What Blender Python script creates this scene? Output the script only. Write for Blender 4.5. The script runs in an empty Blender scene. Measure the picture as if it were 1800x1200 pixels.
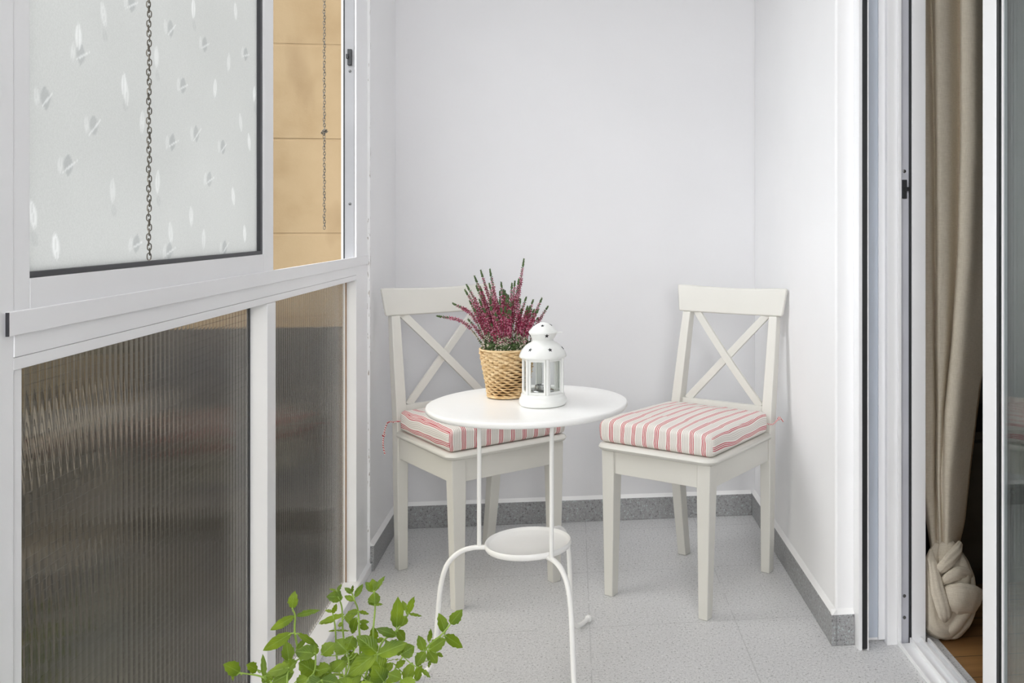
import bpy, math, random
from mathutils import Vector, Matrix, noise
PI = math.pi
R = math.radians
col = bpy.context.scene.collection
sc = bpy.context.scene

# ------------------------------------------------------------------ materials
def nodes_of(name):
    m = bpy.data.materials.new(name)
    m.use_nodes = True
    return m, m.node_tree, m.node_tree.nodes['Principled BSDF']

def setp(b, **k):
    for key, v in k.items():
        b.inputs[key.replace('_', ' ')].default_value = v

def c4(c):
    return (c[0], c[1], c[2], 1.0)

def coords(nt, scale=1.0, kind='Object'):
    t = nt.nodes.new('ShaderNodeTexCoord')
    mp = nt.nodes.new('ShaderNodeMapping')
    if isinstance(scale, (int, float)):
        scale = (scale,) * 3
    mp.inputs['Scale'].default_value = scale
    nt.links.new(t.outputs[kind], mp.inputs['Vector'])
    return mp.outputs['Vector']

def noise_tex(nt, vec, scale, detail=3.0, rough=0.5):
    n = nt.nodes.new('ShaderNodeTexNoise')
    n.inputs['Scale'].default_value = scale
    n.inputs['Detail'].default_value = detail
    n.inputs['Roughness'].default_value = rough
    nt.links.new(vec, n.inputs['Vector'])
    return n.outputs['Fac']

def ramp(nt, fac, stops, mode='LINEAR'):
    r = nt.nodes.new('ShaderNodeValToRGB')
    r.color_ramp.interpolation = mode
    els = r.color_ramp.elements
    while len(els) > 1:
        els.remove(els[-1])
    els[0].position = stops[0][0]; els[0].color = c4(stops[0][1])
    for p, c in stops[1:]:
        e = els.new(p); e.color = c4(c)
    nt.links.new(fac, r.inputs['Fac'])
    return r.outputs['Color']

def mix(nt, fac, a, b, blend='MIX'):
    n = nt.nodes.new('ShaderNodeMix')
    n.data_type = 'RGBA'; n.blend_type = blend
    def put(sock, v):
        if isinstance(v, (tuple, list)):
            sock.default_value = c4(v)
        elif isinstance(v, (int, float)):
            sock.default_value = v
        else:
            nt.links.new(v, sock)
    put(n.inputs[0], fac); put(n.inputs[6], a); put(n.inputs[7], b)
    return n.outputs[2]

def math_n(nt, op, a, b=None, c=None):
    n = nt.nodes.new('ShaderNodeMath'); n.operation = op
    for i, v in enumerate((a, b, c)):
        if v is None: continue
        if isinstance(v, (int, float)): n.inputs[i].default_value = v
        else: nt.links.new(v, n.inputs[i])
    return n.outputs[0]

def bump(nt, b, height, strength=0.2, dist=0.002):
    n = nt.nodes.new('ShaderNodeBump')
    n.inputs['Strength'].default_value = strength
    n.inputs['Distance'].default_value = dist
    nt.links.new(height, n.inputs['Height'])
    nt.links.new(n.outputs['Normal'], b.inputs['Normal'])

def simple(name, colour, rough=0.5, vary=0.04, scale=6.0, metallic=0.0, bumps=0.0, bscale=60.0, spec=0.5):
    m, nt, b = nodes_of(name)
    v = coords(nt)
    lo = [max(0, x * (1 - vary)) for x in colour]; hi = [min(1, x * (1 + vary)) for x in colour]
    cr = ramp(nt, noise_tex(nt, v, scale), [(0.3, lo), (0.7, hi)])
    nt.links.new(cr, b.inputs['Base Color'])
    setp(b, Roughness=rough, Metallic=metallic)
    b.inputs['Specular IOR Level'].default_value = spec
    if bumps:
        bump(nt, b, noise_tex(nt, v, bscale, 4), bumps)
    return m

M = {}
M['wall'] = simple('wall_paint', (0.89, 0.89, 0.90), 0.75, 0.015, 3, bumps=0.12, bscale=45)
M['wall_dimmed'] = simple('dimmed_wall_paint', (0.75, 0.75, 0.765), 0.75, 0.015, 3, bumps=0.12, bscale=45)  # wall paint darkened for the back wall, standing in for weaker light there
M['ceiling'] = simple('ceiling_paint', (0.9, 0.9, 0.9), 0.8, 0.01)
M['alu'] = simple('white_aluminium', (0.90, 0.905, 0.92), 0.32, 0.012, 4)
M['alu_blue'] = simple('bluish_inner_aluminium', (0.56, 0.61, 0.69), 0.4, 0.02, 4)
M['alu_grey'] = simple('grey_channel_aluminium', (0.56, 0.57, 0.62), 0.4, 0.05, 8)
M['alu_dim'] = simple('darkened_channel_aluminium', (0.30, 0.30, 0.31), 0.45, 0.06, 8)  # channel grey darkened to offset the strong daylight falling on it
M['black'] = simple('black_rubber', (0.012, 0.013, 0.015), 0.5)
M['gasket'] = simple('dark_gasket', (0.035, 0.036, 0.042), 0.45)
M['chairwhite'] = simple('ivory_lacquer', (0.67, 0.66, 0.615), 0.38, 0.015, 5)
M['steelwhite'] = simple('white_powder_coat', (0.94, 0.94, 0.925), 0.3, 0.01, 5)
M['lampwhite'] = simple('white_lantern_paint', (0.86, 0.87, 0.85), 0.3, 0.015, 20)
M['chrome'] = simple('dull_steel', (0.50, 0.50, 0.50), 0.25, 0.1, 40, metallic=1.0)
M['chain'] = simple('aged_chain_metal', (0.17, 0.155, 0.13), 0.45, 0.25, 120, metallic=0.7)
M['screw'] = simple('screw_metal', (0.12, 0.12, 0.12), 0.35, 0.1, 50, metallic=0.8)
M['mortar'] = simple('mortar', (0.55, 0.45, 0.33), 0.9)
M['rust'] = simple('brown_sealant', (0.30, 0.17, 0.09), 0.7, 0.2, 30)
M['caulk'] = simple('white_caulk', (0.86, 0.86, 0.86), 0.6)
M['dark_liner'] = simple('dark_basket_liner', (0.10, 0.055, 0.02), 0.9)
M['soil'] = simple('soil', (0.05, 0.035, 0.02), 0.95, 0.3, 60)
M['terracotta'] = simple('terracotta', (0.45, 0.2, 0.1), 0.8, 0.1, 20)
M['interior'] = simple('darkened_interior_paint', (0.10, 0.09, 0.075), 0.9)  # wall colour darkened so the room behind the door looks unlit
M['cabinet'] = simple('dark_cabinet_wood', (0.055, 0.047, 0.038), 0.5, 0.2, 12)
M['stem'] = simple('mint_stem', (0.30, 0.44, 0.08), 0.5, 0.15, 40)
M['hstem'] = simple('heather_stem', (0.10, 0.12, 0.05), 0.7, 0.3, 120)
M['hgreen'] = simple('heather_green', (0.07, 0.12, 0.035), 0.6, 0.35, 200)
M['hpale'] = simple('heather_pale_florets', (0.62, 0.55, 0.46), 0.7, 0.25, 300)
M['hpink'] = simple('heather_pink_florets', (0.26, 0.016, 0.060), 0.6, 0.5, 260)
M['hrose'] = simple('heather_rose_florets', (0.50, 0.17, 0.25), 0.6, 0.35, 260)
M['wax'] = simple('tealight_wax', (0.85, 0.85, 0.82), 0.5)

def terrazzo(name, base, dark, light, speck, tile=None, rough=0.45):
    m, nt, b = nodes_of(name)
    v = coords(nt, 1.0)
    n1 = noise_tex(nt, v, speck, 2.0, 0.7)
    c1 = ramp(nt, n1, [(0.30, dark), (0.42, base), (0.58, base), (0.70, light)])
    n2 = noise_tex(nt, v, speck * 2.3, 1.0)
    c2 = ramp(nt, n2, [(0.28, [x * 0.5 for x in dark]), (0.38, (1, 1, 1))])
    c = mix(nt, 0.7, c1, c2, 'MULTIPLY')
    n3 = noise_tex(nt, v, 2.5, 3)
    c = mix(nt, 1.0, c, ramp(nt, n3, [(0.3, (0.93, 0.93, 0.93)), (0.7, (1, 1, 1))]), 'MULTIPLY')
    if tile:
        sx = nt.nodes.new('ShaderNodeSeparateXYZ'); nt.links.new(v, sx.inputs[0])
        facs = []
        for ax, off in (('X', tile[1]), ('Y', tile[2])):
            t = math_n(nt, 'SUBTRACT', sx.outputs[ax], off)
            t = math_n(nt, 'DIVIDE', t, tile[0])
            t = math_n(nt, 'FRACT', t)
            t = math_n(nt, 'SUBTRACT', t, 0.5)
            t = math_n(nt, 'ABSOLUTE', t)
            facs.append(math_n(nt, 'GREATER_THAN', t, 0.5 - 0.0017 / tile[0]))
        f = math_n(nt, 'MAXIMUM', facs[0], facs[1])
        brk = noise_tex(nt, v, 7, 2)
        f = math_n(nt, 'MULTIPLY', f, math_n(nt, 'GREATER_THAN', brk, 0.44))
        f = math_n(nt, 'MULTIPLY', f, 0.35)
        c = mix(nt, f, c, (0.34, 0.34, 0.34))
    nt.links.new(c, b.inputs['Base Color'])
    setp(b, Roughness=rough)
    return m
M['floor'] = terrazzo('terrazzo_tiles', (0.70, 0.70, 0.705), (0.31, 0.31, 0.31), (0.88, 0.88, 0.88), 150, (0.41, 0.045, 2.185))
M['skirting'] = terrazzo('granite_skirting', (0.36, 0.36, 0.365), (0.15, 0.15, 0.15), (0.52, 0.60, 0.60), 150, None, 0.5)

def stained_wall():
    m, nt, b = nodes_of('peeling_wall_paint')
    v = coords(nt)
    base = ramp(nt, noise_tex(nt, v, 3), [(0.3, (0.85, 0.85, 0.86)), (0.7, (0.875, 0.875, 0.885))])
    sx = nt.nodes.new('ShaderNodeSeparateXYZ'); nt.links.new(v, sx.inputs[0])
    near = math_n(nt, 'LESS_THAN', sx.outputs['Y'], 3.110)
    v2 = coords(nt, (220, 220, 28))
    sp = math_n(nt, 'GREATER_THAN', noise_tex(nt, v2, 1.0, 4), 0.645)
    f = math_n(nt, 'MULTIPLY', near, sp)
    c = mix(nt, f, base, (0.36, 0.32, 0.28))
    nt.links.new(c, b.inputs['Base Color']); setp(b, Roughness=0.75)
    bump(nt, b, noise_tex(nt, v, 45, 4), 0.12)
    return m
M['wall_stained'] = stained_wall()

def block_wall():
    m, nt, b = nodes_of('sand_painted_blocks')
    v = coords(nt)
    a = ramp(nt, noise_tex(nt, v, 4.5, 5), [(0.30, (0.27, 0.185, 0.095)), (0.52, (0.33, 0.24, 0.135)), (0.8, (0.36, 0.265, 0.155))])
    st = coords(nt, (5, 5, 2.4))
    s = ramp(nt, noise_tex(nt, st, 1.0, 3), [(0.56, (1, 1, 1)), (0.74, (0.66, 0.60, 0.55))])
    c = mix(nt, 1.0, a, s, 'MULTIPLY')
    nt.links.new(c, b.inputs['Base Color']); setp(b, Roughness=0.9)
    bump(nt, b, noise_tex(nt, v, 35, 6), 0.3, 0.004)
    return m
M['blocks'] = block_wall()

def dark_outdoor(name, a, bcol, sc3):
    m, nt, b = nodes_of(name)
    v = coords(nt, sc3)
    c = ramp(nt, noise_tex(nt, v, 1.0, 4), [(0.35, a), (0.65, bcol)])
    nt.links.new(c, b.inputs['Base Color']); setp(b, Roughness=0.95)
    return m
M['plinth'] = dark_outdoor('dark_streaked_render', (0.014, 0.012, 0.010), (0.045, 0.038, 0.029), (1.2, 1.2, 9))  # dark brown render, tone varying in level streaks
M['ledge'] = dark_outdoor('pale_concrete_ledge', (0.075, 0.065, 0.053), (0.17, 0.15, 0.125), (0.6, 0.5, 4))
M['band'] = dark_outdoor('brown_rendered_band', (0.03, 0.026, 0.019), (0.085, 0.073, 0.052), (0.4, 0.35, 3))
M['court'] = dark_outdoor('courtyard_ground', (0.006, 0.009, 0.004), (0.03, 0.03, 0.018), (0.8, 0.8, 0.8))
M['courtwall'] = dark_outdoor('courtyard_wall', (0.010, 0.009, 0.006), (0.075, 0.062, 0.045), (0.25, 0.25, 2.2))

def wood_floor():
    m, nt, b = nodes_of('oak_boards')
    v = coords(nt, (1.2, 14, 1))
    c = ramp(nt, noise_tex(nt, v, 2.2, 4), [(0.3, (0.22, 0.105, 0.035)), (0.7, (0.36, 0.19, 0.07))])
    v2 = coords(nt, 1.0)
    sx = nt.nodes.new('ShaderNodeSeparateXYZ'); nt.links.new(v2, sx.inputs[0])
    t = math_n(nt, 'FRACT', math_n(nt, 'DIVIDE', sx.outputs['Y'], 0.11))
    c = mix(nt, math_n(nt, 'LESS_THAN', t, 0.03), c, (0.06, 0.03, 0.01))
    nt.links.new(c, b.inputs['Base Color']); setp(b, Roughness=0.4)
    return m
M['oak'] = wood_floor()

def glass(name, tint, rough=0.0, ior=1.5):
    m, nt, b = nodes_of(name)
    setp(b, Roughness=rough, IOR=ior)
    b.inputs['Transmission Weight'].default_value = 1.0
    b.inputs['Specular IOR Level'].default_value = 0.22
    v = coords(nt)
    c = ramp(nt, noise_tex(nt, v, 3), [(0.3, tint), (0.7, [min(1, t * 1.02) for t in tint])])
    nt.links.new(c, b.inputs['Base Color'])
    return m
def thin_glass(name, tint, ior=1.5):
    m, nt, b = nodes_of(name)
    tr = nt.nodes.new('ShaderNodeBsdfTransparent'); gl = nt.nodes.new('ShaderNodeBsdfGlossy'); lw_ = nt.nodes.new('ShaderNodeLayerWeight'); lw_.inputs['Blend'].default_value = 0.5
    gl.inputs['Roughness'].default_value = 0.0; f0 = ((ior-1)/(ior+1))**2
    fr = math_n(nt, 'MULTIPLY_ADD', math_n(nt, 'POWER', lw_.outputs['Facing'], 5.0), 1-f0, f0)
    v = coords(nt)
    nt.links.new(ramp(nt, noise_tex(nt, v, 3), [(0.3, tint), (0.7, [min(1, t*1.01) for t in tint])]), tr.inputs['Color'])
    ms = nt.nodes.new('ShaderNodeMixShader')
    nt.links.new(fr, ms.inputs[0]); nt.links.new(tr.outputs[0], ms.inputs[1]); nt.links.new(gl.outputs[0], ms.inputs[2])
    nt.links.new(ms.outputs[0], nt.nodes['Material Output'].inputs['Surface'])
    return m
M['clear'] = thin_glass('clear_glass', (0.93, 0.965, 0.95), 1.75)
M['ribbed'] = glass('ribbed_glass', (0.46, 0.43, 0.37), 0.012, 1.22)
M['lglass'] = thin_glass('lantern_glass', (0.975, 0.985, 0.98), 1.35)

def frosted(name, tcol, fac, rough):
    m, nt, b = nodes_of(name)
    v = coords(nt)
    fine = coords(nt, (1, 420, 420))
    cl = ramp(nt, noise_tex(nt, v, 2.2, 3), [(0.3, [x * 0.93 for x in tcol]), (0.7, tcol)])
    wv = ramp(nt, noise_tex(nt, fine, 1.0, 1), [(0.3, (0.93, 0.93, 0.93)), (0.7, (1, 1, 1))])
    cc = mix(nt, 1.0, cl, wv, 'MULTIPLY')
    aw = nt.nodes.new('ShaderNodeAttribute'); aw.attribute_name = 'leaf_white'
    ag = nt.nodes.new('ShaderNodeAttribute'); ag.attribute_name = 'leaf_grey'
    cc = mix(nt, ag.outputs['Fac'], cc, mix(nt, 1.0, cc, (0.78, 0.79, 0.80), 'MULTIPLY'))
    cc = mix(nt, math_n(nt, 'MULTIPLY', aw.outputs['Fac'], 0.62), cc, (1.0, 1.0, 1.0))
    tr = nt.nodes.new('ShaderNodeBsdfTranslucent')
    nt.links.new(cc, tr.inputs['Color'])
    nt.links.new(cc, b.inputs['Base Color'])
    setp(b, Roughness=rough)
    ms = nt.nodes.new('ShaderNodeMixShader')
    nt.links.new(math_n(nt, 'MULTIPLY_ADD', aw.outputs['Fac'], 0.05, fac), ms.inputs[0])
    nt.links.new(b.outputs[0], ms.inputs[1]); nt.links.new(tr.outputs[0], ms.inputs[2])
    nt.links.new(ms.outputs[0], nt.nodes['Material Output'].inputs['Surface'])
    bump(nt, b, math_n(nt, 'ADD', aw.outputs['Fac'], ag.outputs['Fac']), 0.4, 0.002)
    return m
M['frost'] = frosted('frosted_film', (0.705, 0.71, 0.70), 0.72, 0.55)

def striped():
    m, nt, b = nodes_of('red_striped_cotton')
    uv = nt.nodes.new('ShaderNodeUVMap'); uv.uv_map = 'stripe'
    sx = nt.nodes.new('ShaderNodeSeparateXYZ'); nt.links.new(uv.outputs[0], sx.inputs[0])
    t = math_n(nt, 'FRACT', math_n(nt, 'DIVIDE', sx.outputs['X'], 0.040))
    base = (0.82, 0.78, 0.735); red = (0.52, 0.055, 0.085); gr = (0.60, 0.57, 0.53)
    stops = [(0.0, base)]
    for p in (0.05, 0.17, 0.29):
        stops += [(p, red), (p + 0.062, base)]
    for p in (0.48, 0.60, 0.72, 0.84):
        stops += [(p, gr), (p + 0.055, base)]
    c = ramp(nt, t, stops, 'CONSTANT')
    v = coords(nt)
    w = noise_tex(nt, v, 500, 2)
    c = mix(nt, 0.25, c, ramp(nt, w, [(0.3, (0.8, 0.8, 0.8)), (0.7, (1, 1, 1))]), 'MULTIPLY')
    nt.links.new(c, b.inputs['Base Color']); setp(b, Roughness=0.9)
    bump(nt, b, w, 0.15, 0.001)
    return m
M['stripe'] = striped()

def cord():
    m, nt, b = nodes_of('red_white_cord')
    v = coords(nt, (140, 140, 140))
    w = nt.nodes.new('ShaderNodeTexWave'); w.inputs['Scale'].default_value = 0.6
    w.bands_direction = 'DIAGONAL'
    nt.links.new(v, w.inputs['Vector'])
    c = ramp(nt, w.outputs['Fac'], [(0.45, (0.50, 0.07, 0.09)), (0.55, (0.80, 0.74, 0.70))])
    nt.links.new(c, b.inputs['Base Color']); setp(b, Roughness=0.9)
    return m
M['cord'] = cord()

def linen():
    m, nt, b = nodes_of('beige_linen')
    v1 = coords(nt, (900, 900, 60)); v2 = coords(nt, (60, 60, 900))
    a = noise_tex(nt, v1, 1.0, 2); d = noise_tex(nt, v2, 1.0, 2)
    t = math_n(nt, 'ADD', math_n(nt, 'MULTIPLY', a, 0.5), math_n(nt, 'MULTIPLY', d, 0.5))
    c = ramp(nt, t, [(0.35, (0.64, 0.57, 0.455)), (0.65, (0.78, 0.71, 0.59))])
    nt.links.new(c, b.inputs['Base Color']); setp(b, Roughness=0.95)
    bump(nt, b, t, 0.2, 0.001)
    return m
M['linen'] = linen()

def straw():
    m, nt, b = nodes_of('woven_straw')
    v = coords(nt, (40, 40, 160))
    c = ramp(nt, noise_tex(nt, v, 1.0, 3), [(0.3, (0.50, 0.32, 0.14)), (0.5, (0.72, 0.52, 0.28)), (0.75, (0.83, 0.65, 0.40))])
    nt.links.new(c, b.inputs['Base Color']); setp(b, Roughness=0.7)
    return m
M['straw'] = straw()

def mint():
    m, nt, b = nodes_of('mint_leaf')
    uv = nt.nodes.new('ShaderNodeUVMap'); uv.uv_map = 'leaf'
    sx = nt.nodes.new('ShaderNodeSeparateXYZ'); nt.links.new(uv.outputs[0], sx.inputs[0])
    ay = math_n(nt, 'ABSOLUTE', sx.outputs['Y'])
    t = math_n(nt, 'SUBTRACT', math_n(nt, 'MULTIPLY', sx.outputs['X'], 7.0), math_n(nt, 'MULTIPLY', ay, 3.0))
    t = math_n(nt, 'ABSOLUTE', math_n(nt, 'SUBTRACT', math_n(nt, 'FRACT', t), 0.5))
    v = coords(nt)
    base = ramp(nt, noise_tex(nt, v, 22, 2), [(0.3, (0.085, 0.160, 0.006)), (0.7, (0.27, 0.39, 0.018))])
    vein = math_n(nt, 'MULTIPLY', math_n(nt, 'GREATER_THAN', t, 0.43), 0.35)
    c = mix(nt, vein, base, (0.22, 0.36, 0.05))
    mid = math_n(nt, 'MULTIPLY', math_n(nt, 'LESS_THAN', ay, 0.07), 0.6)
    c = mix(nt, mid, c, (0.27, 0.40, 0.08))
    nt.links.new(c, b.inputs['Base Color']); setp(b, Roughness=0.45)
    bump(nt, b, t, 0.35, 0.002)
    tr = nt.nodes.new('ShaderNodeBsdfTranslucent')
    nt.links.new(mix(nt, 1.0, c, (1.0, 1.0, 0.5), 'MULTIPLY'), tr.inputs['Color'])
    ms = nt.nodes.new('ShaderNodeMixShader'); ms.inputs[0].default_value = 0.28
    nt.links.new(b.outputs[0], ms.inputs[1]); nt.links.new(tr.outputs[0], ms.inputs[2])
    nt.links.new(ms.outputs[0], nt.nodes['Material Output'].inputs['Surface'])
    return m
M['mint'] = mint()

# ------------------------------------------------------------------ mesh helpers
class MB:
    def __init__(s):
        s.v = []; s.f = []; s.mi = []; s.uv = None
    def add(s, vs, fs, mi=0):
        o = len(s.v)
        s.v += [tuple(p) for p in vs]
        s.f += [tuple(i + o for i in f) for f in fs]
        s.mi += [mi] * len(fs)
        return s
    def box(s, x0, x1, y0, y1, z0, z1, mi=0):
        vs = [(x0,y0,z0),(x1,y0,z0),(x1,y1,z0),(x0,y1,z0),(x0,y0,z1),(x1,y0,z1),(x1,y1,z1),(x0,y1,z1)]
        return s.add(vs, [(3,2,1,0),(4,5,6,7),(0,1,5,4),(1,2,6,5),(2,3,7,6),(3,0,4,7)], mi)
    def loft(s, loops, mi=0, caps=True):          # closed loops of equal length, bottom to top, counter-clockwise
        n = len(loops[0]); vs = [p for l in loops for p in l]; fs = []
        for k in range(len(loops) - 1):
            for i in range(n):
                j = (i + 1) % n
                fs.append((k*n+i, k*n+j, (k+1)*n+j, (k+1)*n+i))
        if caps:
            fs.append(tuple(reversed(range(n)))); fs.append(tuple(range((len(loops)-1)*n, len(loops)*n)))
        return s.add(vs, fs, mi)
    def lathe(s, prof, n=32, c=(0,0,0), mi=0, caps=True):
        loops = [[(c[0]+r*math.cos(2*PI*i/n), c[1]+r*math.sin(2*PI*i/n), c[2]+z) for i in range(n)] for r, z in prof]
        return s.loft(loops, mi, caps)
    def tube(s, pts, r, n=10, mi=0, closed=False, flat=None):
        pts = [Vector(p) for p in pts]; m = len(pts)
        rr = r if isinstance(r, (list, tuple)) else [r] * m
        tang = []
        for i in range(m):
            a = pts[(i-1) % m] if (closed or i > 0) else pts[i]
            b = pts[(i+1) % m] if (closed or i < m-1) else pts[i]
            tang.append((b - a).normalized())
        ref = Vector((0,0,1)) if abs(tang[0].z) < 0.9 else Vector((1,0,0))
        nrm = (ref - tang[0]*ref.dot(tang[0])).normalized()
        loops = []
        for i in range(m):
            nrm = (nrm - tang[i]*nrm.dot(tang[i]))
            if nrm.length < 1e-6: nrm = tang[i].orthogonal()
            nrm.normalize(); bi = tang[i].cross(nrm)
            fl = flat or 1.0
            loops.append([pts[i] + (nrm*math.cos(2*PI*k/n) + bi*math.sin(2*PI*k/n)*fl)*rr[i] for k in range(n)])
        if closed:
            vs = [p for l in loops for p in l]; fs = []
            for k in range(m):
                k2 = (k+1) % m
                for i in range(n):
                    j = (i+1) % n
                    fs.append((k*n+i, k*n+j, k2*n+j, k2*n+i))
            return s.add(vs, fs, mi)
        return s.loft(loops, mi, True)

def obj(name, mb, mats, parent=None, smooth=False, bevel=0.0, seg=2, sub=0, angle=40):
    me = bpy.data.meshes.new(name)
    me.from_pydata(mb.v, [], mb.f)
    if not isinstance(mats, (list, tuple)): mats = [mats]
    for m in mats: me.materials.append(M[m])
    if len(mats) > 1:
        me.polygons.foreach_set('material_index', mb.mi)
    if mb.uv:
        lay = me.uv_layers.new(name=mb.uv[0])
        k = 0
        for f in mb.uv[1]:
            for t in f:
                lay.data[k].uv = t; k += 1
    if smooth:
        me.polygons.foreach_set('use_smooth', [True]*len(me.polygons))
        try: me.set_sharp_from_angle(angle=R(angle))
        except Exception: pass
    me.update()
    o = bpy.data.objects.new(name, me); col.objects.link(o)
    if parent: o.parent = parent
    if bevel:
        b = o.modifiers.new('bevel', 'BEVEL'); b.width = bevel; b.segments = seg; b.limit_method = 'ANGLE'; b.angle_limit = R(35)
        b.harden_normals = True
        me.polygons.foreach_set('use_smooth', [True]*len(me.polygons))
        try: me.set_sharp_from_angle(angle=R(angle))
        except Exception: pass
    if sub:
        ss = o.modifiers.new('subdivision', 'SUBSURF'); ss.levels = sub; ss.render_levels = sub
    return o

def thing(name, label, cat, loc=(0,0,0), rz=0.0, group=None):
    o = bpy.data.objects.new(name, None); col.objects.link(o)
    o.empty_display_size = 0.05
    o.location = loc; o.rotation_euler = (0,0,rz)
    o['label'] = label; o['category'] = cat
    if group: o['group'] = group
    return o
def tag(o, label, cat, group=None):
    o['label'] = label; o['category'] = cat
    if group: o['group'] = group
    return o
def struct(name, mb, mats, bevel=0.0, smooth=False):
    o = obj(name, mb, mats, None, smooth, bevel); o['kind'] = 'structure'; return o
def sroot(name, loc=(0,0,0)):
    o = bpy.data.objects.new(name, None); col.objects.link(o); o.location = loc; o['kind'] = 'structure'; o.empty_display_size = 0.05
    return o
def B(*a): return MB().box(*a)

def spline(pts, n=8):
    P = [Vector(p) for p in pts]; out = []
    for i in range(len(P)-1):
        p0 = P[i-1] if i else P[i]*2 - P[i+1]; p1 = P[i]; p2 = P[i+1]
        p3 = P[i+2] if i+2 < len(P) else P[i+1]*2 - P[i]
        for k in range(n):
            t = k/n
            out.append(0.5*((2*p1)+(p2-p0)*t+(2*p0-5*p1+4*p2-p3)*t*t+(3*p1-p0-3*p2+p3)*t**3))
    out.append(P[-1]); return out

# ------------------------------------------------------------------ camera
F, CX, CY, H = 1630.0, 1210.0, 391.0, 1.127
TH = math.atan((CX - 1008.0) / F)
cam = bpy.data.cameras.new('camera'); camo = bpy.data.objects.new('camera', cam); col.objects.link(camo)
camo.location = (0, 0, H); camo.rotation_euler = (PI/2, 0, -TH)
cam.sensor_width = 36; cam.lens = 36*F/1800; cam.shift_x = -(CX-900)/1800; cam.shift_y = (CY-600)/1800
cam.clip_start = 0.05
sc.camera = camo
def ray(u, v):
    k = (u-CX)/F; w = -(v-CY)/F
    return Vector((k*math.cos(TH)+math.sin(TH), -k*math.sin(TH)+math.cos(TH), w))
def on_y(u, v, y):
    d = ray(u, v); t = y/d.y; return Vector((0,0,H)) + d*t
def on_x(u, v, x):
    d = ray(u, v); t = x/d.x; return Vector((0,0,H)) + d*t

# ------------------------------------------------------------------ room shell
CEIL = 2.62
struct('floor', B(-0.7065, 0.98, -2.2, 3.62, -0.12, 0.0), 'floor')
struct('ceiling', B(-0.74, 0.98, -2.3, 3.62, CEIL, CEIL+0.1), 'ceiling')
struct('wall_back', B(-0.70, 0.95, 3.53, 3.65, 0, CEIL), 'wall_dimmed')
struct('wall_front', B(-0.74, 0.95, -2.3, -2.2, 0, CEIL), 'wall')
struct('wall_right_front', B(0.692, 0.95, -2.2, -0.9, 0, CEIL), 'wall')
struct('wall_left_front', MB().box(-0.74, -0.66, -2.2, -0.15, 0, 2.32).box(-0.74, -0.66, -0.15, 0.795, 0, 1.0), 'wall')  # unseen; full-height part added to cut the daylight from this side
struct('wall_left', B(-0.70, -0.652, 3.098, 3.53, 0, CEIL), 'wall_stained')
struct('wall_right', B(0.696, 0.95, 2.415, 3.53, 0, CEIL), 'wall', bevel=0.008)
def skirting(name, mb): return struct(name, mb, 'skirting', bevel=0.002)
skirting('baseboard_back', B(-0.640, 0.682, 3.516, 3.5299, 0, 0.082))
skirting('baseboard_left', B(-0.6519, -0.640, 3.100, 3.5299, 0, 0.082))
mb = MB().box(0.682, 0.6959, 2.402, 3.5299, 0, 0.082)
mb.box(0.6959, 0.745, 2.402, 2.4149, 0, 0.082)
skirting('baseboard_right', mb)
def bead(name, a, b, nx, ny, w=0.012):
    # a small sloped caulk fillet on top of a skirting: from a to b, n = direction out of the wall
    z = 0.082; vs = []
    for p in (a, b):
        vs += [(p[0], p[1], z), (p[0]+nx*w, p[1]+ny*w, z), (p[0]+nx*0.001, p[1]+ny*0.001, z+0.012), (p[0], p[1], z+0.012)]
    m = MB().add(vs, [(0,1,2,3),(7,6,5,4),(0,4,5,1),(1,5,6,2),(2,6,7,3),(3,7,4,0)])
    return struct(name, m, 'caulk')
bead('trim_1', (-0.64, 3.5299), (0.68, 3.5299), 0, -1)
bead('trim_2', (0.6959, 2.403), (0.6959, 3.5299), -1, 0)
bead('trim_3', (-0.6519, 3.100), (-0.6519, 3.5299), 1, 0)
bead('trim_4', (0.682, 2.4149), (0.745, 2.4149), 0, -1)

# ------------------------------------------------------------------ window wall on the left
XF = -0.660; XB = -0.705
tw = sroot('trim_5')                         # the fixed aluminium frame
obj('post', B(XB, XF, 0.80, 1.192, 0, 2.32), 'alu', tw, bevel=0.001)
obj('bead', B(XB+0.005, XF-0.003, 1.192, 1.214, 0.027, 0.951), 'alu', tw, bevel=0.001)
obj('mullion', B(XB, XF, 2.113, 2.170, 0.027, 0.9505), 'alu', tw, bevel=0.0015)
obj('post', B(XB, XF, 2.945, 3.0975, 0.027, 2.32), 'alu', tw, bevel=0.001)
obj('rail', B(XB, XF, 1.192, 2.945, 0.951, 0.966), 'alu', tw, bevel=0.0008)
obj('rail', B(XB, XF+0.001, 1.192, 2.945, 0.9665, 1.014), 'alu', tw, bevel=0.0008)
cs = obj('cover_strip', B(XF, XF+0.0045, 1.175, 3.0975, 0.993, 1.022), 'alu', tw, bevel=0.0012)
obj('end_cap', B(XF+0.0012, XF+0.0047, 1.1735, 1.1752, 0.9935, 1.0215), 'gasket', cs)
obj('rail', B(XB, XF, 1.192, 2.945, 2.24, 2.32), 'alu', tw, bevel=0.001)
obj('sill', B(-0.7065, -0.646, 0.80, 3.0975, 0, 0.027), 'alu', tw, bevel=0.003)
ch = obj('channel', B(XB+0.012, XF-0.006, 2.940, 2.9455, 1.014, 2.24), 'alu_dim', tw)
obj('seal', B(XB+0.0075, XB+0.0118, 2.9395, 2.9455, 1.014, 2.24), 'black', tw)
def on_jamb(v): return on_y(622, v, 2.94).z
la = MB().box(-0.684, -0.672, 2.932, 2.9405, on_jamb(115), on_jamb(87)); la.box(-0.687, -0.680, 2.927, 2.935, on_jamb(104), on_jamb(96))
obj('latch', la, 'black', ch, bevel=0.001)
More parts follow.
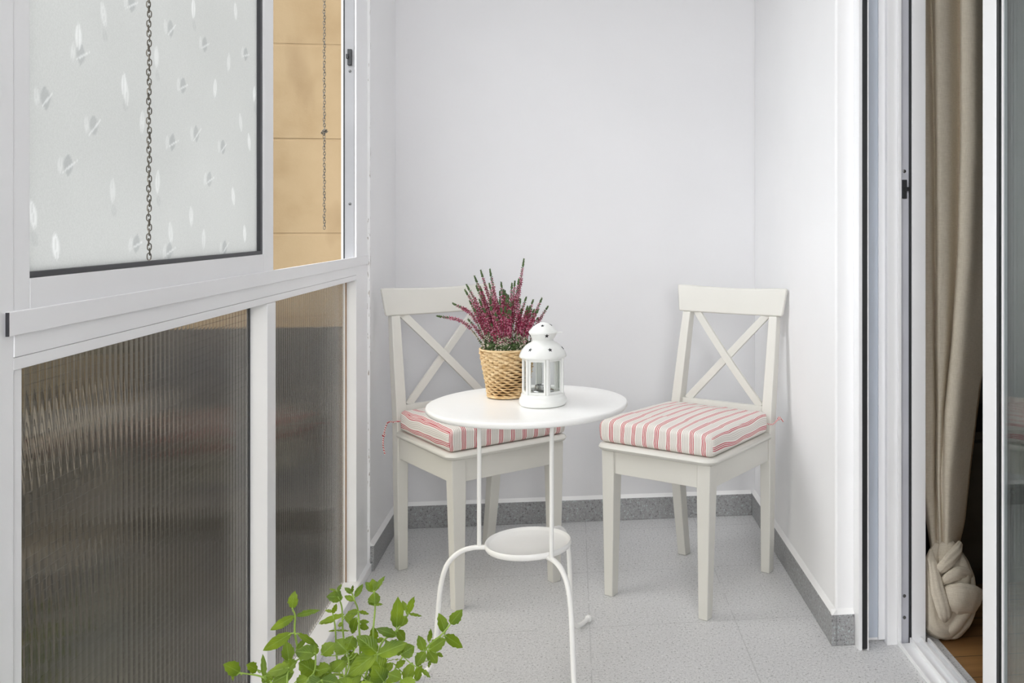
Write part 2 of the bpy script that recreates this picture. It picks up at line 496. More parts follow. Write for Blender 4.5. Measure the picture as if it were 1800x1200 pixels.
def screw(parent, x, y, z, r=0.0042):
    m = MB(); n = 14
    loops = []
    for rr, dy in ((r, 0), (r, -0.0012), (r*0.55, -0.002)):
        loops.append([(x+rr*math.cos(2*PI*i/n), y+dy, z+rr*math.sin(2*PI*i/n)) for i in range(n)])
    m.loft(loops)
    return obj('screw', m, 'screw', parent, smooth=True)
for v in (125, 358): screw(ch, -0.678, 2.9402, on_jamb(v))
obj('lintel', B(-0.70, -0.655, -2.2, 3.098, 2.32, CEIL), 'wall', tw)

# sliding frosted sash, window_1
w1 = sroot('window_1')
SX0, SX1 = -0.690, -0.6615
obj('bottom_rail', B(SX0, SX1, 1.2285, 2.094, 1.0145, 1.0585), 'alu', w1, bevel=0.001)
obj('stile', B(SX0, SX1, 1.193, 1.228, 1.0145, 2.235), 'alu', w1, bevel=0.001)
obj('stile', B(SX0, SX1, 2.0945, 2.158, 1.0145, 2.235), 'alu', w1, bevel=0.001)
obj('top_rail', B(SX0, SX1, 1.2285, 2.094, 2.19, 2.235), 'alu', w1, bevel=0.001)
g = MB().box(SX0+0.004, SX1-0.003, 1.2285, 2.094, 1.0587, 1.066)
g.box(SX0+0.004, SX1-0.003, 2.082, 2.0940, 1.066, 2.19)
obj('gasket', g, 'gasket', w1)
GX = -0.672
random.seed(5)
motifs = [(138,65,'w'),(80,172,'g'),(165,220,'g'),(120,290,'g'),(218,150,'w'),(222,165,'w'),(198,335,'w'),(98,433,'w'),(58,378,'w'),(275,100,'w'),(300,50,'g'),(322,150,'g'),(345,235,'g'),(378,155,'w'),(303,250,'g'),(392,258,'g'),(277,320,'w'),(368,315,'g'),(423,215,'w'),(432,95,'g'),(414,20,'w'),(336,380,'w'),(358,420,'w'),(410,345,'w'),(240,428,'g'),(232,5,'g'),(182,25,'w'),(402,110,'w'),(447,165,'w'),(453,325,'w'),(438,250,'w'),(250,215,'w'),(298,440,'g'),(395,435,'g'),(430,410,'w'),(360,78,'g'),(300,410,'w'),(340,15,'w'),(455,40,'w'),(142,95,'g')]
LN = []                                     # y, z, length, width, angle, layer, strength
def motif(y, z, k):
    a = random.uniform(-0.3, 0.15); st = random.uniform(0.55, 1.0)
    if k == 'w':
        LN.append((y, z, 0.040, 0.0150, PI/2-a, 'w', st, True))
        if random.random() < 0.4: LN.append((y+0.004, z-0.030, 0.022, 0.013, PI/2+0.5, 'g', 0.4, True))
    else:
        LN.append((y, z, 0.030, 0.021, PI/2+a, 'g', 0.6+0.4*st, False))
        LN.append((y+0.004, z-0.002, 0.046, 0.0030, 0.55+a, 'w', 0.8, False))
        LN.append((y-0.020, z-0.001, 0.028, 0.0105, PI/2+a, 'w', 0.45, True))
for u, v, k in motifs:
    p = on_x(u, v, GX); motif(p.y, p.z, k)
for i in range(36):                         # the part of the pane above the picture carries the same pattern
    motif(random.uniform(1.26, 2.05), random.uniform(1.63, 2.15), random.choice('wg'))
Y0, Y1, Z0, Z1 = 1.2285, 2.0815, 1.0662, 2.1895
ny, nz = 290, 380
dy, dz = (Y1-Y0)/ny, (Z1-Z0)/nz
white = [0.0]*((ny+1)*(nz+1)); grey = [0.0]*((ny+1)*(nz+1))
for cy_, cz_, L, W, ang, lay, st, vein in LN:
    ca, sa = math.cos(ang), math.sin(ang); tgt = white if lay == 'w' else grey
    for i in range(max(0, int((cy_-L-Y0)/dy)), min(ny, int((cy_+L-Y0)/dy)+1)+1):
        for j in range(max(0, int((cz_-L-Z0)/dz)), min(nz, int((cz_+L-Z0)/dz)+1)+1):
            a = (Y0+i*dy-cy_)*ca + (Z0+j*dz-cz_)*sa; b = -(Y0+i*dy-cy_)*sa + (Z0+j*dz-cz_)*ca
            t = a/L + 0.5
            if not 0 < t < 1: continue
            hw = 0.5*W*math.sin(PI*t)**0.8 + 1e-6
            e = abs(b)/hw
            if e > 1.35: continue
            f = st*max(0.0, min(1.0, (1.35-e)/0.5))
            if vein and abs(b) < 0.0012: f *= 0.35
            k = i*(nz+1)+j; tgt[k] = max(tgt[k], f)
m = MB()
m.v = [(GX, Y0+i*dy, Z0+j*dz) for i in range(ny+1) for j in range(nz+1)]
m.f = [(i*(nz+1)+j, (i+1)*(nz+1)+j, (i+1)*(nz+1)+j+1, i*(nz+1)+j+1) for i in range(ny) for j in range(nz)]
# back face and edges give the pane its thickness
o_ = len(m.v); q = [(Y0, Z0), (Y1, Z0), (Y1, Z1), (Y0, Z1)]
m.v += [(GX-0.005, y, z) for y, z in q] + [(GX, y, z) for y, z in q]
m.f += [(o_+3, o_+2, o_+1, o_)] + [(o_+k, o_+(k+1) % 4, o_+4+(k+1) % 4, o_+4+k) for k in range(4)]
pane = obj('frosted_pane', m, 'frost', w1)
for nm, arr in (('leaf_white', white), ('leaf_grey', grey)):
    at = pane.data.attributes.new(nm, 'FLOAT', 'POINT'); at.data.foreach_set('value', arr + [0.0]*8)

# ribbed lower panes
def ribbed(name, y0, y1):
    w = sroot(name)
    m = MB(); n = int((y1-y0)/0.0016); xs = -0.697
    a = []; b = []
    for i in range(n+1):
        y = y0 + (y1-y0)*i/n
        x = xs + 0.0004*abs(math.sin(PI*(y-y0)/0.0172))
        a.append((x, y)); b.append((xs-0.005, y))
    z0, z1 = 0.0275, 0.9505
    lp = a + b[::-1]
    vs = [(x, y, z0) for x, y in lp] + [(x, y, z1) for x, y in lp]; k = len(lp)
    fs = [(i, i+1 if i+1 < k else 0, k+(i+1 if i+1 < k else 0), k+i) for i in range(k)]
    for i in range(n):
        q = (i, 2*n+1-i, 2*n-i, i+1)
        fs.append(q); fs.append(tuple(k+t for t in reversed(q)))
    m.add(vs, fs)
    o = obj('ribbed_pane', m, 'ribbed', w, smooth=True, angle=50)
    return w
w2 = ribbed('window_2', 1.2145, 2.1083)
wm = MB()
for k in range(65):
    z = 0.035 + 0.014*k
    wm.box(-0.7034, -0.7030, 1.216, 2.107, z-0.0003, z+0.0003)
obj('wire_mesh', wm, 'black', w2)
obj('seal', B(-0.7035, -0.6955, 2.1085, 2.1128, 0.0275, 0.9505), 'gasket', w2)
w3 = ribbed('window_3', 2.1705, 2.9445)
obj('sealant', B(-0.692, -0.689, 2.9415, 2.9448, 0.0275, 0.9505), 'rust', w3)

# ------------------------------------------------------------------ outside
ow = sroot('wall_outside', (0, 0, 0))
mb = MB(); rnd = random.Random(3)
zj = 1.090
for k in range(-1, 12):
    z0 = zj + 0.305*k
    off = 0.0 if k % 2 else 0.30
    for (x0, x1) in ((-1.30, -0.98-0.0) if k % 2 else (-1.30, -1.12), (-0.976, -0.70) if k % 2 else (-1.116, -0.70)):
        mb.box(x0, x1, 3.12+rnd.uniform(0, 0.0012), 3.60, z0+0.0025, z0+0.3025)
obj('block_courses', mb, 'blocks', ow, bevel=0.002, seg=1)
obj('joint_mortar', B(-1.299, -0.70, 3.1225, 3.599, 0.79, 4.75), 'blocks', ow)
obj('lower_wall', B(-1.32, -0.705, 3.10, 3.62, -4.0, 0.79), 'plinth', ow)
struct('ground', B(-14, -0.8, -8, 34, -4.2, -4.0), 'court')
struct('wall_courtyard', B(-7.0, -6.6, -8, 34, -4.0, 0.2), 'courtwall')
lg2 = sroot('trim_7')
for k, (z, d) in enumerate(((-1.34, 0.20), (-1.52, 0.26), (-1.70, 0.32))):
    obj('ledge', B(-6.6, -6.6+d, 6.0, 30.0, z-0.09, z), 'ledge', lg2)
obj('band', B(-6.6, -6.56, 4.0, 33.0, -1.1, 0.19), 'band', lg2)
struct('wall_below', B(-0.78, -0.7070, -2.2, 3.1, -4.0, 0.0), 'plinth')

# ------------------------------------------------------------------ sliding door on the right
d1 = sroot('door_1')
yT = 2.46
DZ = 2.2
def post(name, mb, mat='alu', p=d1, bev=0.0012): return obj(name, mb, mat, p, bevel=bev)
post('jamb', MB().box(0.7455, 0.7555, 2.368, 2.415, 0, DZ))
post('seal', MB().box(0.7555, 0.7690, 2.3675, 2.415, 0.004, DZ), 'black')
post('jamb', MB().box(0.7690, 0.7725, 2.366, 2.415, 0, DZ))
post('inner_channel', MB().box(0.7725, 0.812, 2.412, 2.4148, 0.012, DZ), 'alu_blue')
post('jamb', MB().box(0.812, 0.830, 2.405, 2.4149, 0.008, DZ))
post('jamb', MB().box(0.830, 0.858, 2.388, 2.4149, 0, DZ))
post('jamb', MB().box(0.858, 0.867, 2.380, 2.4149, 0, DZ))
stv = post('latch_channel', MB().box(0.867, 0.8915, 2.392, 2.4149, 0, DZ), 'alu_grey')
post('seal', MB().box(0.8915, 0.8960, 2.384, 2.4149, 0, DZ), 'black')
post('jamb', MB().box(0.8960, 0.934, 2.380, 2.4149, 0, DZ))
def chz(v): return on_y(1588, v, 2.392).z
la = MB().box(0.872, 0.884, 2.385, 2.3925, chz(349), chz(316)); la.box(0.879, 0.889, 2.380, 2.386, chz(336), chz(329))
obj('latch', la, 'black', stv, bevel=0.001)
for v in (301, 1047, 1085): screw(stv, 0.879, 2.3922, chz(v), 0.0046)
post('head', MB().box(0.7455, 0.934, -0.895, 2.4149, DZ, DZ+0.06))
obj('lintel', B(0.692, 0.95, -0.895, 2.4149, DZ+0.06, CEIL), 'wall', d1)
# threshold with its rails
t6 = sroot('trim_6')
tk = MB().box(0.858, 0.945, -0.89, 2.380, 0.0, 0.008)
obj('plate', tk, 'alu', t6, bevel=0.002)
for x0, x1, zz in ((0.858, 0.864, 0.013), (0.889, 0.8945, 0.022), (0.917, 0.9225, 0.022), (0.938, 0.945, 0.018)):
    obj('rail', B(x0, x1, -0.89, 2.380, 0.0075, zz), 'alu', t6, bevel=0.001)

# sliding leaf pulled open in front
d2 = sroot('door_2')
LX0, LX1 = 0.866, 0.888
def yat(u, x): return on_x(u, 600, x).y
ya, yb = yat(1727, LX0), yat(1750, LX0)
obj('stile', B(LX0, LX1, yb, ya, 0.023, DZ), 'alu', d2, bevel=0.0015)
yg = yat(1757, LX0+0.003)
obj('gasket', B(LX0+0.002, LX1-0.002, yg, yb-0.0003, 0.03, DZ), 'black', d2)
obj('glass_pane', B(LX0+0.004, LX0+0.008, 0.35, yg-0.0003, 0.10, DZ), 'clear', d2)
obj('glass_pane', B(LX1-0.008, LX1-0.004, 0.35, yg-0.0003, 0.10, DZ), 'clear', d2)
sp = MB().box(LX0+0.0083, LX1-0.0083, yg-0.013, yg-0.001, 0.10, DZ)
obj('spacer_bar', sp, 'alu_grey', d2)
obj('glazing_bead', B(LX0+0.0002, LX0+0.0038, yg-0.019, yg-0.015, 0.10, DZ), 'alu', d2)
obj('bottom_rail', B(LX0, LX1, 0.35, yb-0.0005, 0.023, 0.0995), 'alu', d2, bevel=0.0015)
obj('stile', B(LX0, LX1, 0.28, 0.3495, 0.023, DZ), 'alu', d2, bevel=0.0015)

# room behind the door
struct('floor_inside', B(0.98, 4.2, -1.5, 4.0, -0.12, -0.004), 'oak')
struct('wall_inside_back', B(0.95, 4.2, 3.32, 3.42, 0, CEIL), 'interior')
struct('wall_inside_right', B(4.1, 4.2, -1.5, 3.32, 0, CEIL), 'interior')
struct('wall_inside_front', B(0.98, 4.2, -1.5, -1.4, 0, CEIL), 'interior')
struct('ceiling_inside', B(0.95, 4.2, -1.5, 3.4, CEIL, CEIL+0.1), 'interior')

cab = thing('low_cabinet', 'low dark wooden cabinet in the dim room behind the knotted curtain', 'cabinet', (1.38, 2.95, -0.004))
cb = MB().box(-0.26, 0.26, -0.20, 0.20, 0.05, 0.46); obj('body', cb, 'cabinet', cab, bevel=0.003)
obj('top', B(-0.275, 0.275, -0.215, 0.21, 0.4602, 0.485), 'cabinet', cab, bevel=0.003)
obj('plinth', B(-0.25, 0.25, -0.18, 0.19, 0.0, 0.0498), 'cabinet', cab)
for s in (-1, 1):
    dr = obj('door', B(min(s*0.004, s*0.25), max(s*0.004, s*0.25), -0.2135, -0.2005, 0.06, 0.45), 'cabinet', cab, bevel=0.002)
    obj('knob', MB().lathe([(0.004, 0), (0.004, 0.008), (0.010, 0.014), (0.006, 0.022)], 12, (s*0.03, -0.224, 0.28)), 'cabinet', dr, smooth=True)

# ------------------------------------------------------------------ chairs
def sq(cx, cy, z, hx, hy): return [(cx-hx,cy-hy,z),(cx+hx,cy-hy,z),(cx+hx,cy+hy,z),(cx-hx,cy+hy,z)]
def make_chair(label):
    t = thing('dining_chair', label, 'chair', group=None)
    # front legs: taper on the inner faces
    for s in (-1, 1):
        m = MB()
        def lp(z, w, d):
            xo = s*(0.180 + 0.010*z/0.44)
            cx = xo - s*w/2
            return sq(cx, -0.222+d/2+0.0, z, w/2, d/2)
        m.loft([lp(0, 0.030, 0.031), lp(0.37, 0.044, 0.042), lp(0.4395, 0.044, 0.042)])
        obj('front_leg', m, 'chairwhite', t, bevel=0.003)
    # rear legs that carry on up into the back posts
    for s in (-1, 1):
        m = MB()
        prof = [(0.0, 0.157, 0.206, 0.031, 0.034), (0.15, 0.164, 0.194, 0.034, 0.036), (0.30, 0.170, 0.184, 0.036, 0.040), (0.44, 0.172, 0.180, 0.036, 0.042),
                (0.52, 0.171, 0.190, 0.035, 0.040), (0.67, 0.168, 0.219, 0.033, 0.037), (0.8215, 0.164, 0.247, 0.030, 0.032)]
        loops = []
        for z, xc, yc, w, d in prof:
            loops.append(sq(s*xc, yc, z, w/2, d/2))
        m.loft(loops)
        obj('rear_leg', m, 'chairwhite', t, bevel=0.003)
    # aprons
    obj('apron', B(-0.1485, 0.1485, -0.215, -0.195, 0.370, 0.4395), 'chairwhite', t, bevel=0.002)
    obj('apron', B(-0.1535, 0.1535, 0.170, 0.188, 0.380, 0.4395), 'chairwhite', t, bevel=0.002)
    for s in (-1, 1):
        m = MB(); xs = sorted((s*0.164, s*0.184))
        m.box(xs[0], xs[1], -0.180, 0.1585, 0.370, 0.4395)
        obj('apron', m, 'chairwhite', t, bevel=0.002)
    # seat: rounded front corners, bull nosed, notched behind around the posts
    out = []
    rc = 0.035; hx = 0.207; yf = -0.238; yb_ = 0.157
    for cx, a0 in ((-hx+rc, PI), (hx-rc, 1.5*PI)):
        for k in range(7):
            a = a0 + k/6*PI/2
            out.append((cx+rc*math.cos(a), yf+rc+rc*math.sin(a)))
    out += [(0.198, yb_), (0.150, yb_), (0.150, 0.196), (-0.150, 0.196), (-0.150, yb_), (-0.198, yb_)]
    m = MB(); loops = []
    for z, ins in ((0.4398, 0.008), (0.443, 0.003), (0.450, 0.0), (0.457, 0.003), (0.4605, 0.009), (0.4612, 0.016)):
        loops.append([(x*(1-ins/0.2), y*(1-ins/0.2), z) for x, y in out])
    m.loft(loops); obj('seat', m, 'chairwhite', t, smooth=True, angle=50)
    # curved top rail
    m = MB(); n = 20; loops = []
    for i in range(n+1):
        s = -1 + 2*i/n
        bow = 0.016*(1-s*s)
        def y_of(z): return 0.247 + (z-0.83)*0.12 + bow
        z0, z1 = 0.822 - 0.003*(1-s*s), 0.916 - 0.010*(1-s*s) - 0.004*abs(s)**8
        x0, x1 = s*0.196, s*0.2085
        q = []
        for x, z, d in ((x0, z0, -0.009), (x0, z0, 0.009), (x1, z1, 0.008), (x1, z1, -0.008)):
            q.append((x, y_of(z)+d-0.006, z))
        loops.append(q)
    m.loft([l for l in loops]); obj('top_rail', m, 'chairwhite', t, bevel=0.006, seg=3)
    # lower back rail
    obj('lower_back_rail', MB().loft([[(-0.158, 0.176, 0.482), (0.158, 0.176, 0.482), (0.158, 0.194, 0.482), (-0.158, 0.194, 0.482)],
                                      [(-0.157, 0.186, 0.535), (0.157, 0.186, 0.535), (0.157, 0.204, 0.535), (-0.157, 0.204, 0.535)]]), 'chairwhite', t, bevel=0.002)
    # crossed slats
    for s in (-1, 1):
        m = MB(); a = Vector((-s*0.138, 0.199, 0.531)); b = Vector((s*0.136, 0.254, 0.826))
        d = (b-a).normalized(); side = Vector((0, 1, 0)); w = d.cross(side).normalized()
        nn = w.cross(d).normalized(); loops = []
        for k in range(9):
            f = k/8; p = a.lerp(b, f) + nn*(-0.006*math.sin(PI*f)) + nn*(0.0045 if s > 0 else -0.0045)*math.sin(PI*f)
            loops.append([p - w*0.0125 - nn*0.0055, p + w*0.0125 - nn*0.0055, p + w*0.0125 + nn*0.0055, p - w*0.0125 + nn*0.0055])
        m.loft(loops); obj('cross_slat', m, 'chairwhite', t, bevel=0.0015)
    return t
LCH = ((-0.312, 3.030), R(33.5)); RCH = ((0.371, 2.880), R(-38.2))
chair = make_chair('white wooden cross-back chair in the right corner, against the right wall')
def copy_tree(o, parent=None):
    c = o.copy(); col.objects.link(c)
    if parent: c.parent = parent
    for ch_ in list(o.children): copy_tree(ch_, c)
    return c
chair2 = copy_tree(chair)
chair2['label'] = 'white wooden cross-back chair in the left corner, partly behind the round table'
chair.location = (*RCH[0], 0); chair.rotation_euler = (0, 0, RCH[1])
chair2.location = (*LCH[0], 0); chair2.rotation_euler = (0, 0, LCH[1])
for c in (chair, chair2): c['group'] = 'white cross-back chairs'

# cushions
def make_cushion(label, place, seed, ties):
    t = thing('seat_cushion', label, 'cushion', (place[0][0], place[0][1], 0.4616), place[1], 'red striped seat cushions')
    hx, hy, hz = 0.198, 0.188, 0.033
    rr = 0.014; cy = -0.036
    N = (30, 28, 6); m = MB(); uvs = []
    def pt(p):
        q = Vector((p[0]*hx, p[1]*hy, p[2]*hz))
        inn = Vector((max(-hx+rr, min(hx-rr, q.x)), max(-hy+rr, min(hy-rr, q.y)), max(-hz+rr, min(hz-rr, q.z))))
        d = q - inn
        r = inn + d.normalized()*rr if d.length > 1e-9 else q
        x, y, z = r
        b = (1-p[0]**2)*(1-p[1]**2)
        if p[2] > 0: z += 0.012*b*p[2]
        # the sides belly out a little, the back is narrower
        x *= 1 + 0.015*(1-(z/hz)**2 if abs(z) < hz else 0)
        x *= 1 - 0.06*(p[1]*0.5+0.5)
        w = noise.noise(Vector((x*14+seed, y*14, z*14)))*0.004 + noise.noise(Vector((x*40, y*22+seed, z*40)))*0.0016
        k = 1.0 if p[2] > -0.6 else 0.2
        x += w*k; z += w*k*(1 if p[2] > 0 else 0.3); y += w*0.8*k
        # the front edge lies a little proud of the seat and is fuller
        if p[1] < -0.4 and p[2] > 0: z += 0.003*math.cos(p[0]*9+seed)
        z = max(z, -hz)
        return (x, y+cy, z+hz+0.0002)
    for axis, sgn in ((2, 1), (2, -1), (0, 1), (0, -1), (1, 1), (1, -1)):
        ia, ib = [(1, 2), (2, 0), (0, 1)][axis]
        na, nb = N[ia], N[ib]; vs = []; uvv = []
        for i in range(na+1):
            for j in range(nb+1):
                p = [0, 0, 0]; p[axis] = sgn; p[ia] = -1+2*i/na; p[ib] = -1+2*j/nb
                q = pt(p); vs.append(q)
                uvv.append((p[0]*hx if axis != 0 else hx + 0.006 + (1-p[2])*hz + 0.008*noise.noise(Vector((q[1]*12, q[2]*20, seed))), p[1]*hy))
        fs = []
        for i in range(na):
            for j in range(nb):
                f = (i*(nb+1)+j, (i+1)*(nb+1)+j, (i+1)*(nb+1)+j+1, i*(nb+1)+j+1)
                if sgn < 0: f = f[::-1]
                fs.append(f); uvs.append([uvv[k] for k in f])
        m.add(vs, fs)
    m.uv = ('stripe', uvs)
    # weld the six faces
    key = {}; rem = []; nv = []
    for p in m.v:
        k = tuple(round(c, 6) for c in p)
        if k not in key: key[k] = len(nv); nv.append(p)
        rem.append(key[k])
    m.v = nv; m.f = [tuple(rem[i] for i in f) for f in m.f]
    obj('cushion_cover', m, 'stripe', t, smooth=True, angle=62)
    # seam piping along the front corners
    for s, path in ties:
        q = spline([(s*a, b, c) for a, b, c in path], 10)
        tm = MB(); pts = []
        tm.tube(q, 0.0024, 7)
        k0 = int(len(q)*0.72)
        o = obj('tie', tm, 'cord', t, smooth=True)
        kp = q[k0]
        km = MB(); km.tube([kp+Vector((0.0032*math.cos(a), 0.002*math.sin(2*a), 0.0032*math.sin(a))) for a in [i*2*PI/16 for i in range(16)]], 0.0028, 7, closed=True)
        obj('knot', km, 'cord', o, smooth=True)
    return t
tie_long = [(0.178, 0.144, 0.03), (0.184, 0.15, 0.032), (0.198, 0.163, 0.028), (0.203, 0.186, 0.026), (0.209, 0.198, 0.018), (0.216, 0.204, -0.014), (0.219, 0.204, -0.049), (0.214, 0.203, -0.079)]
tie_short = [(0.178, 0.144, 0.03), (0.184, 0.15, 0.028), (0.198, 0.163, 0.026), (0.201, 0.188, 0.034), (0.205, 0.204, 0.039), (0.211, 0.212, 0.026)]
tie_hid = [(0.178, 0.144, 0.03), (0.184, 0.15, 0.028), (0.1975, 0.163, 0.026), (0.201, 0.193, 0.024), (0.189, 0.217, 0.022), (0.169, 0.218, 0.006)]
make_cushion('red and white striped cushion on the right corner chair, fully in view', RCH, 1.3, [(1, tie_short), (-1, tie_hid)])
make_cushion('red and white striped cushion on the left chair, half hidden under the table', LCH, 7.7, [(-1, tie_long), (1, tie_hid)])

# ------------------------------------------------------------------ round table
TC = (-0.112, 2.345)
tb = thing('bistro_table', 'small round white metal table with a lower shelf and three curved legs', 'table', (TC[0], TC[1], 0))
RT = 0.2475
obj('tabletop', MB().lathe([(RT-0.012, 0.664), (RT-0.003, 0.6655), (RT, 0.669), (RT, 0.675), (RT-0.0015, 0.6785), (RT-0.005, 0.680), (RT-0.05, 0.680), (0.05, 0.680)], 96), 'steelwhite', tb, smooth=True, angle=60)
sh = MB().lathe([(0.04, 0.318), (0.098, 0.318), (0.104, 0.320), (0.107, 0.325), (0.107, 0.331), (0.1045, 0.335), (0.101, 0.3345), (0.098, 0.330), (0.094, 0.328), (0.04, 0.328)], 72)
obj('shelf', sh, 'steelwhite', tb, smooth=True, angle=60)
for az in (62, 180, 300):
    a = R(az); e = Vector((math.cos(a), math.sin(a), 0))
    m = MB()
    rod = [e*0.145+Vector((0,0,0.6635)), e*0.133+Vector((0,0,0.658)), e*0.123+Vector((0,0,0.640)), e*0.120+Vector((0,0,0.60)), e*0.120+Vector((0,0,0.45)), e*0.120+Vector((0,0,0.325))]
    m.tube(spline(rod, 8), 0.0052, 12)
    obj('rod', m, 'steelwhite', tb, smooth=True)
    m = MB()
    leg = [(0.100, 0.322), (0.135, 0.322), (0.168, 0.312), (0.196, 0.285), (0.211, 0.240), (0.218, 0.18), (0.224, 0.10), (0.232, 0.05), (0.250, 0.022), (0.280, 0.010), (0.325, 0.0095)]
    m.tube(spline([e*r_ + Vector((0,0,z)) for r_, z in leg], 8), 0.0062, 12)
    lg_ = obj('leg', m, 'steelwhite', tb, smooth=True)
    q = e*0.328
    obj('foot', MB().lathe([(0.006, 0.0), (0.0085, 0.002), (0.0098, 0.008), (0.0085, 0.0145), (0.004, 0.018)], 14, (q.x, q.y, 0)), 'steelwhite', lg_, smooth=True)

# ------------------------------------------------------------------ potted heather in a basket
PC = Vector((-0.168, 2.425, 0.6815))
ph = thing('potted_heather', 'pink flowering heather in a woven straw basket on the round table', 'plant', PC)
RB, RTOP, HB = 0.050, 0.069, 0.123
obj('liner', MB().lathe([(RB-0.006, 0.0015), (RTOP-0.007, HB-0.003), (RTOP-0.010, HB-0.003), (RTOP-0.013, HB-0.012), (0.01, HB-0.012)], 40), ['dark_liner'], ph, smooth=True, angle=50)
bk = MB(); rows = 19; stakes = 30
for k in range(rows):
    z = 0.0068 + (HB-0.0118)*k/(rows-1)
    rad = RB + (RTOP-RB)*z/HB
    pts = []
    nseg = stakes*6
    for i in range(nseg):
        a = 2*PI*i/nseg
        w = math.sin(a*stakes/2 + (PI if k % 2 else 0))
        rr = rad - 0.0030 + 0.0036*w
        zz = z + 0.0008*math.cos(a*stakes/2 + (k % 2)*PI) + 0.0005*math.sin(a*7+k)
        pts.append((rr*math.cos(a), rr*math.sin(a), zz))
    # flat strand
    bk.tube(pts, 0.0050, 8, closed=True, flat=0.36)
obj('basket', bk, 'straw', ph, smooth=True)
for rz_, rr_ in ((HB-0.001, RTOP+0.0005), (0.0035, RB+0.0005)):
    rim = MB()
    rim.tube([((rr_+0.0006*math.sin(60*a))*math.cos(a), (rr_+0.0006*math.sin(60*a))*math.sin(a), rz_) for a in [2*PI*i/120 for i in range(120)]], 0.0030, 8, closed=True)
    obj('rim', rim, 'straw', ph, smooth=True)
def floret(mb, p, d, s, mi):
    d = d.normalized(); a = d.orthogonal().normalized(); b = d.cross(a)
    vs = [p, p+d*s*0.45+a*s*0.42, p+d*s*0.45+b*s*0.42, p+d*s*0.45-a*s*0.42, p+d*s*0.45-b*s*0.42, p+d*s*1.1]
    mb.add(vs, [(0,2,1),(0,3,2),(0,4,3),(0,1,4),(1,2,5),(2,3,5),(3,4,5),(4,1,5)], mi)
rnd = random.Random(21)
def spike(base, tip, bend, bloom=0.55, fat=1.0):
    base = Vector(base); tip = Vector(tip)
    mid = base.lerp(tip, 0.5) + Vector(bend)
    q = spline([base, mid, tip], 10)
    L = sum((q[i+1]-q[i]).length for i in range(len(q)-1))
    m = MB(); m.tube(q, [0.0013*(1-0.6*i/len(q)) for i in range(len(q))], 5, 0)
    n = int(L/0.0013)
    ang = rnd.uniform(0, 6)
    for i in range(n):
        f = i/n
        x = f*(len(q)-1); k = min(int(x), len(q)-2); p = q[k].lerp(q[k+1], x-k); tg = (q[k+1]-q[k]).normalized()
        ang += 2.4
        a = tg.orthogonal().normalized(); b = tg.cross(a); d = a*math.cos(ang)+b*math.sin(ang)
        if f > 0.90:      # green bud tip
            s = 0.0050*(1.12-f)/0.22*1.0; floret(m, p, d*0.55+tg, s+0.0012, 1)
        elif f > 0.86 - bloom*0.15:
            floret(m, p+d*0.0005, d+tg*0.3, 0.0042*fat, rnd.choice((1, 3, 4)))
        elif f > 0.38:
            floret(m, p+d*0.0006, d+tg*0.1-Vector((0,0,0.25)), rnd.uniform(0.0042, 0.0064)*fat, rnd.choice((3, 3, 3, 4, 4)))
        elif f > 0.20:
            if rnd.random() < 0.8: floret(m, p, d-Vector((0,0,0.2)), rnd.uniform(0.0035, 0.0055), rnd.choice((4, 2, 2, 2, 1)))
        else:
            if rnd.random() < 0.8: floret(m, p, d+tg*0.5, rnd.uniform(0.004, 0.007), rnd.choice((1, 1, 1, 2)))
    return obj('flower_spike', m, ['hstem', 'hgreen', 'hpale', 'hpink', 'hrose'], ph)
tips = [(768,555),(796,533),(817,509),(820,500),(834,485),(837,502),(845,475),(844,504),(861,473),(860,498),(881,496),(885,509),(891,517),(900,498),(905,494),(921,455),(912,490),(925,522),(932,538),(939,544),(946,558),(868,510),(893,527)]
for i, (u, v) in enumerate(tips):
    yy = PC.y + rnd.uniform(-0.035, 0.035)
    p = on_y(u, v, yy) - PC
    bx = max(-0.045, min(0.045, p.x*0.40)); 
    spike((bx, max(-0.045, min(0.045, (yy-PC.y)*0.8)), HB-0.012), p, (-p.x*0.10 if i > 1 else 0.004, 0, 0.006 if i > 1 else 0.03), 0.5)
for i in range(60):
    a = rnd.uniform(0, 2*PI); rr = math.sqrt(rnd.uniform(0.02, 1))
    bx, by = 0.052*rr*math.cos(a), 0.052*rr*math.sin(a)
    hh = rnd.uniform(0.085, 0.165)*(1-0.25*rr)
    tx, ty = bx*1.95+rnd.uniform(-0.014, 0.014), by*1.6+rnd.uniform(-0.01, 0.01)
    spike((bx, by, HB-0.012), (tx, ty, HB+hh), (-bx*0.1, -by*0.1, 0.004), 0.4)
gm = MB()
for i in range(900):                       # low green growth at the rim
    a = rnd.uniform(0, 2*PI); rr = 0.062*math.sqrt(rnd.random())
    p = Vector((rr*math.cos(a), rr*math.sin(a), HB-0.012+rnd.uniform(0, 0.022)))
    floret(gm, p, Vector((math.cos(a)*0.5, math.sin(a)*0.5, 1)) + Vector((rnd.uniform(-.6,.6), rnd.uniform(-.6,.6), 0)), rnd.uniform(0.005, 0.010), 1 if rnd.random() < 0.8 else 2)
obj('foliage', gm, ['hstem', 'hgreen', 'hpale'], ph)

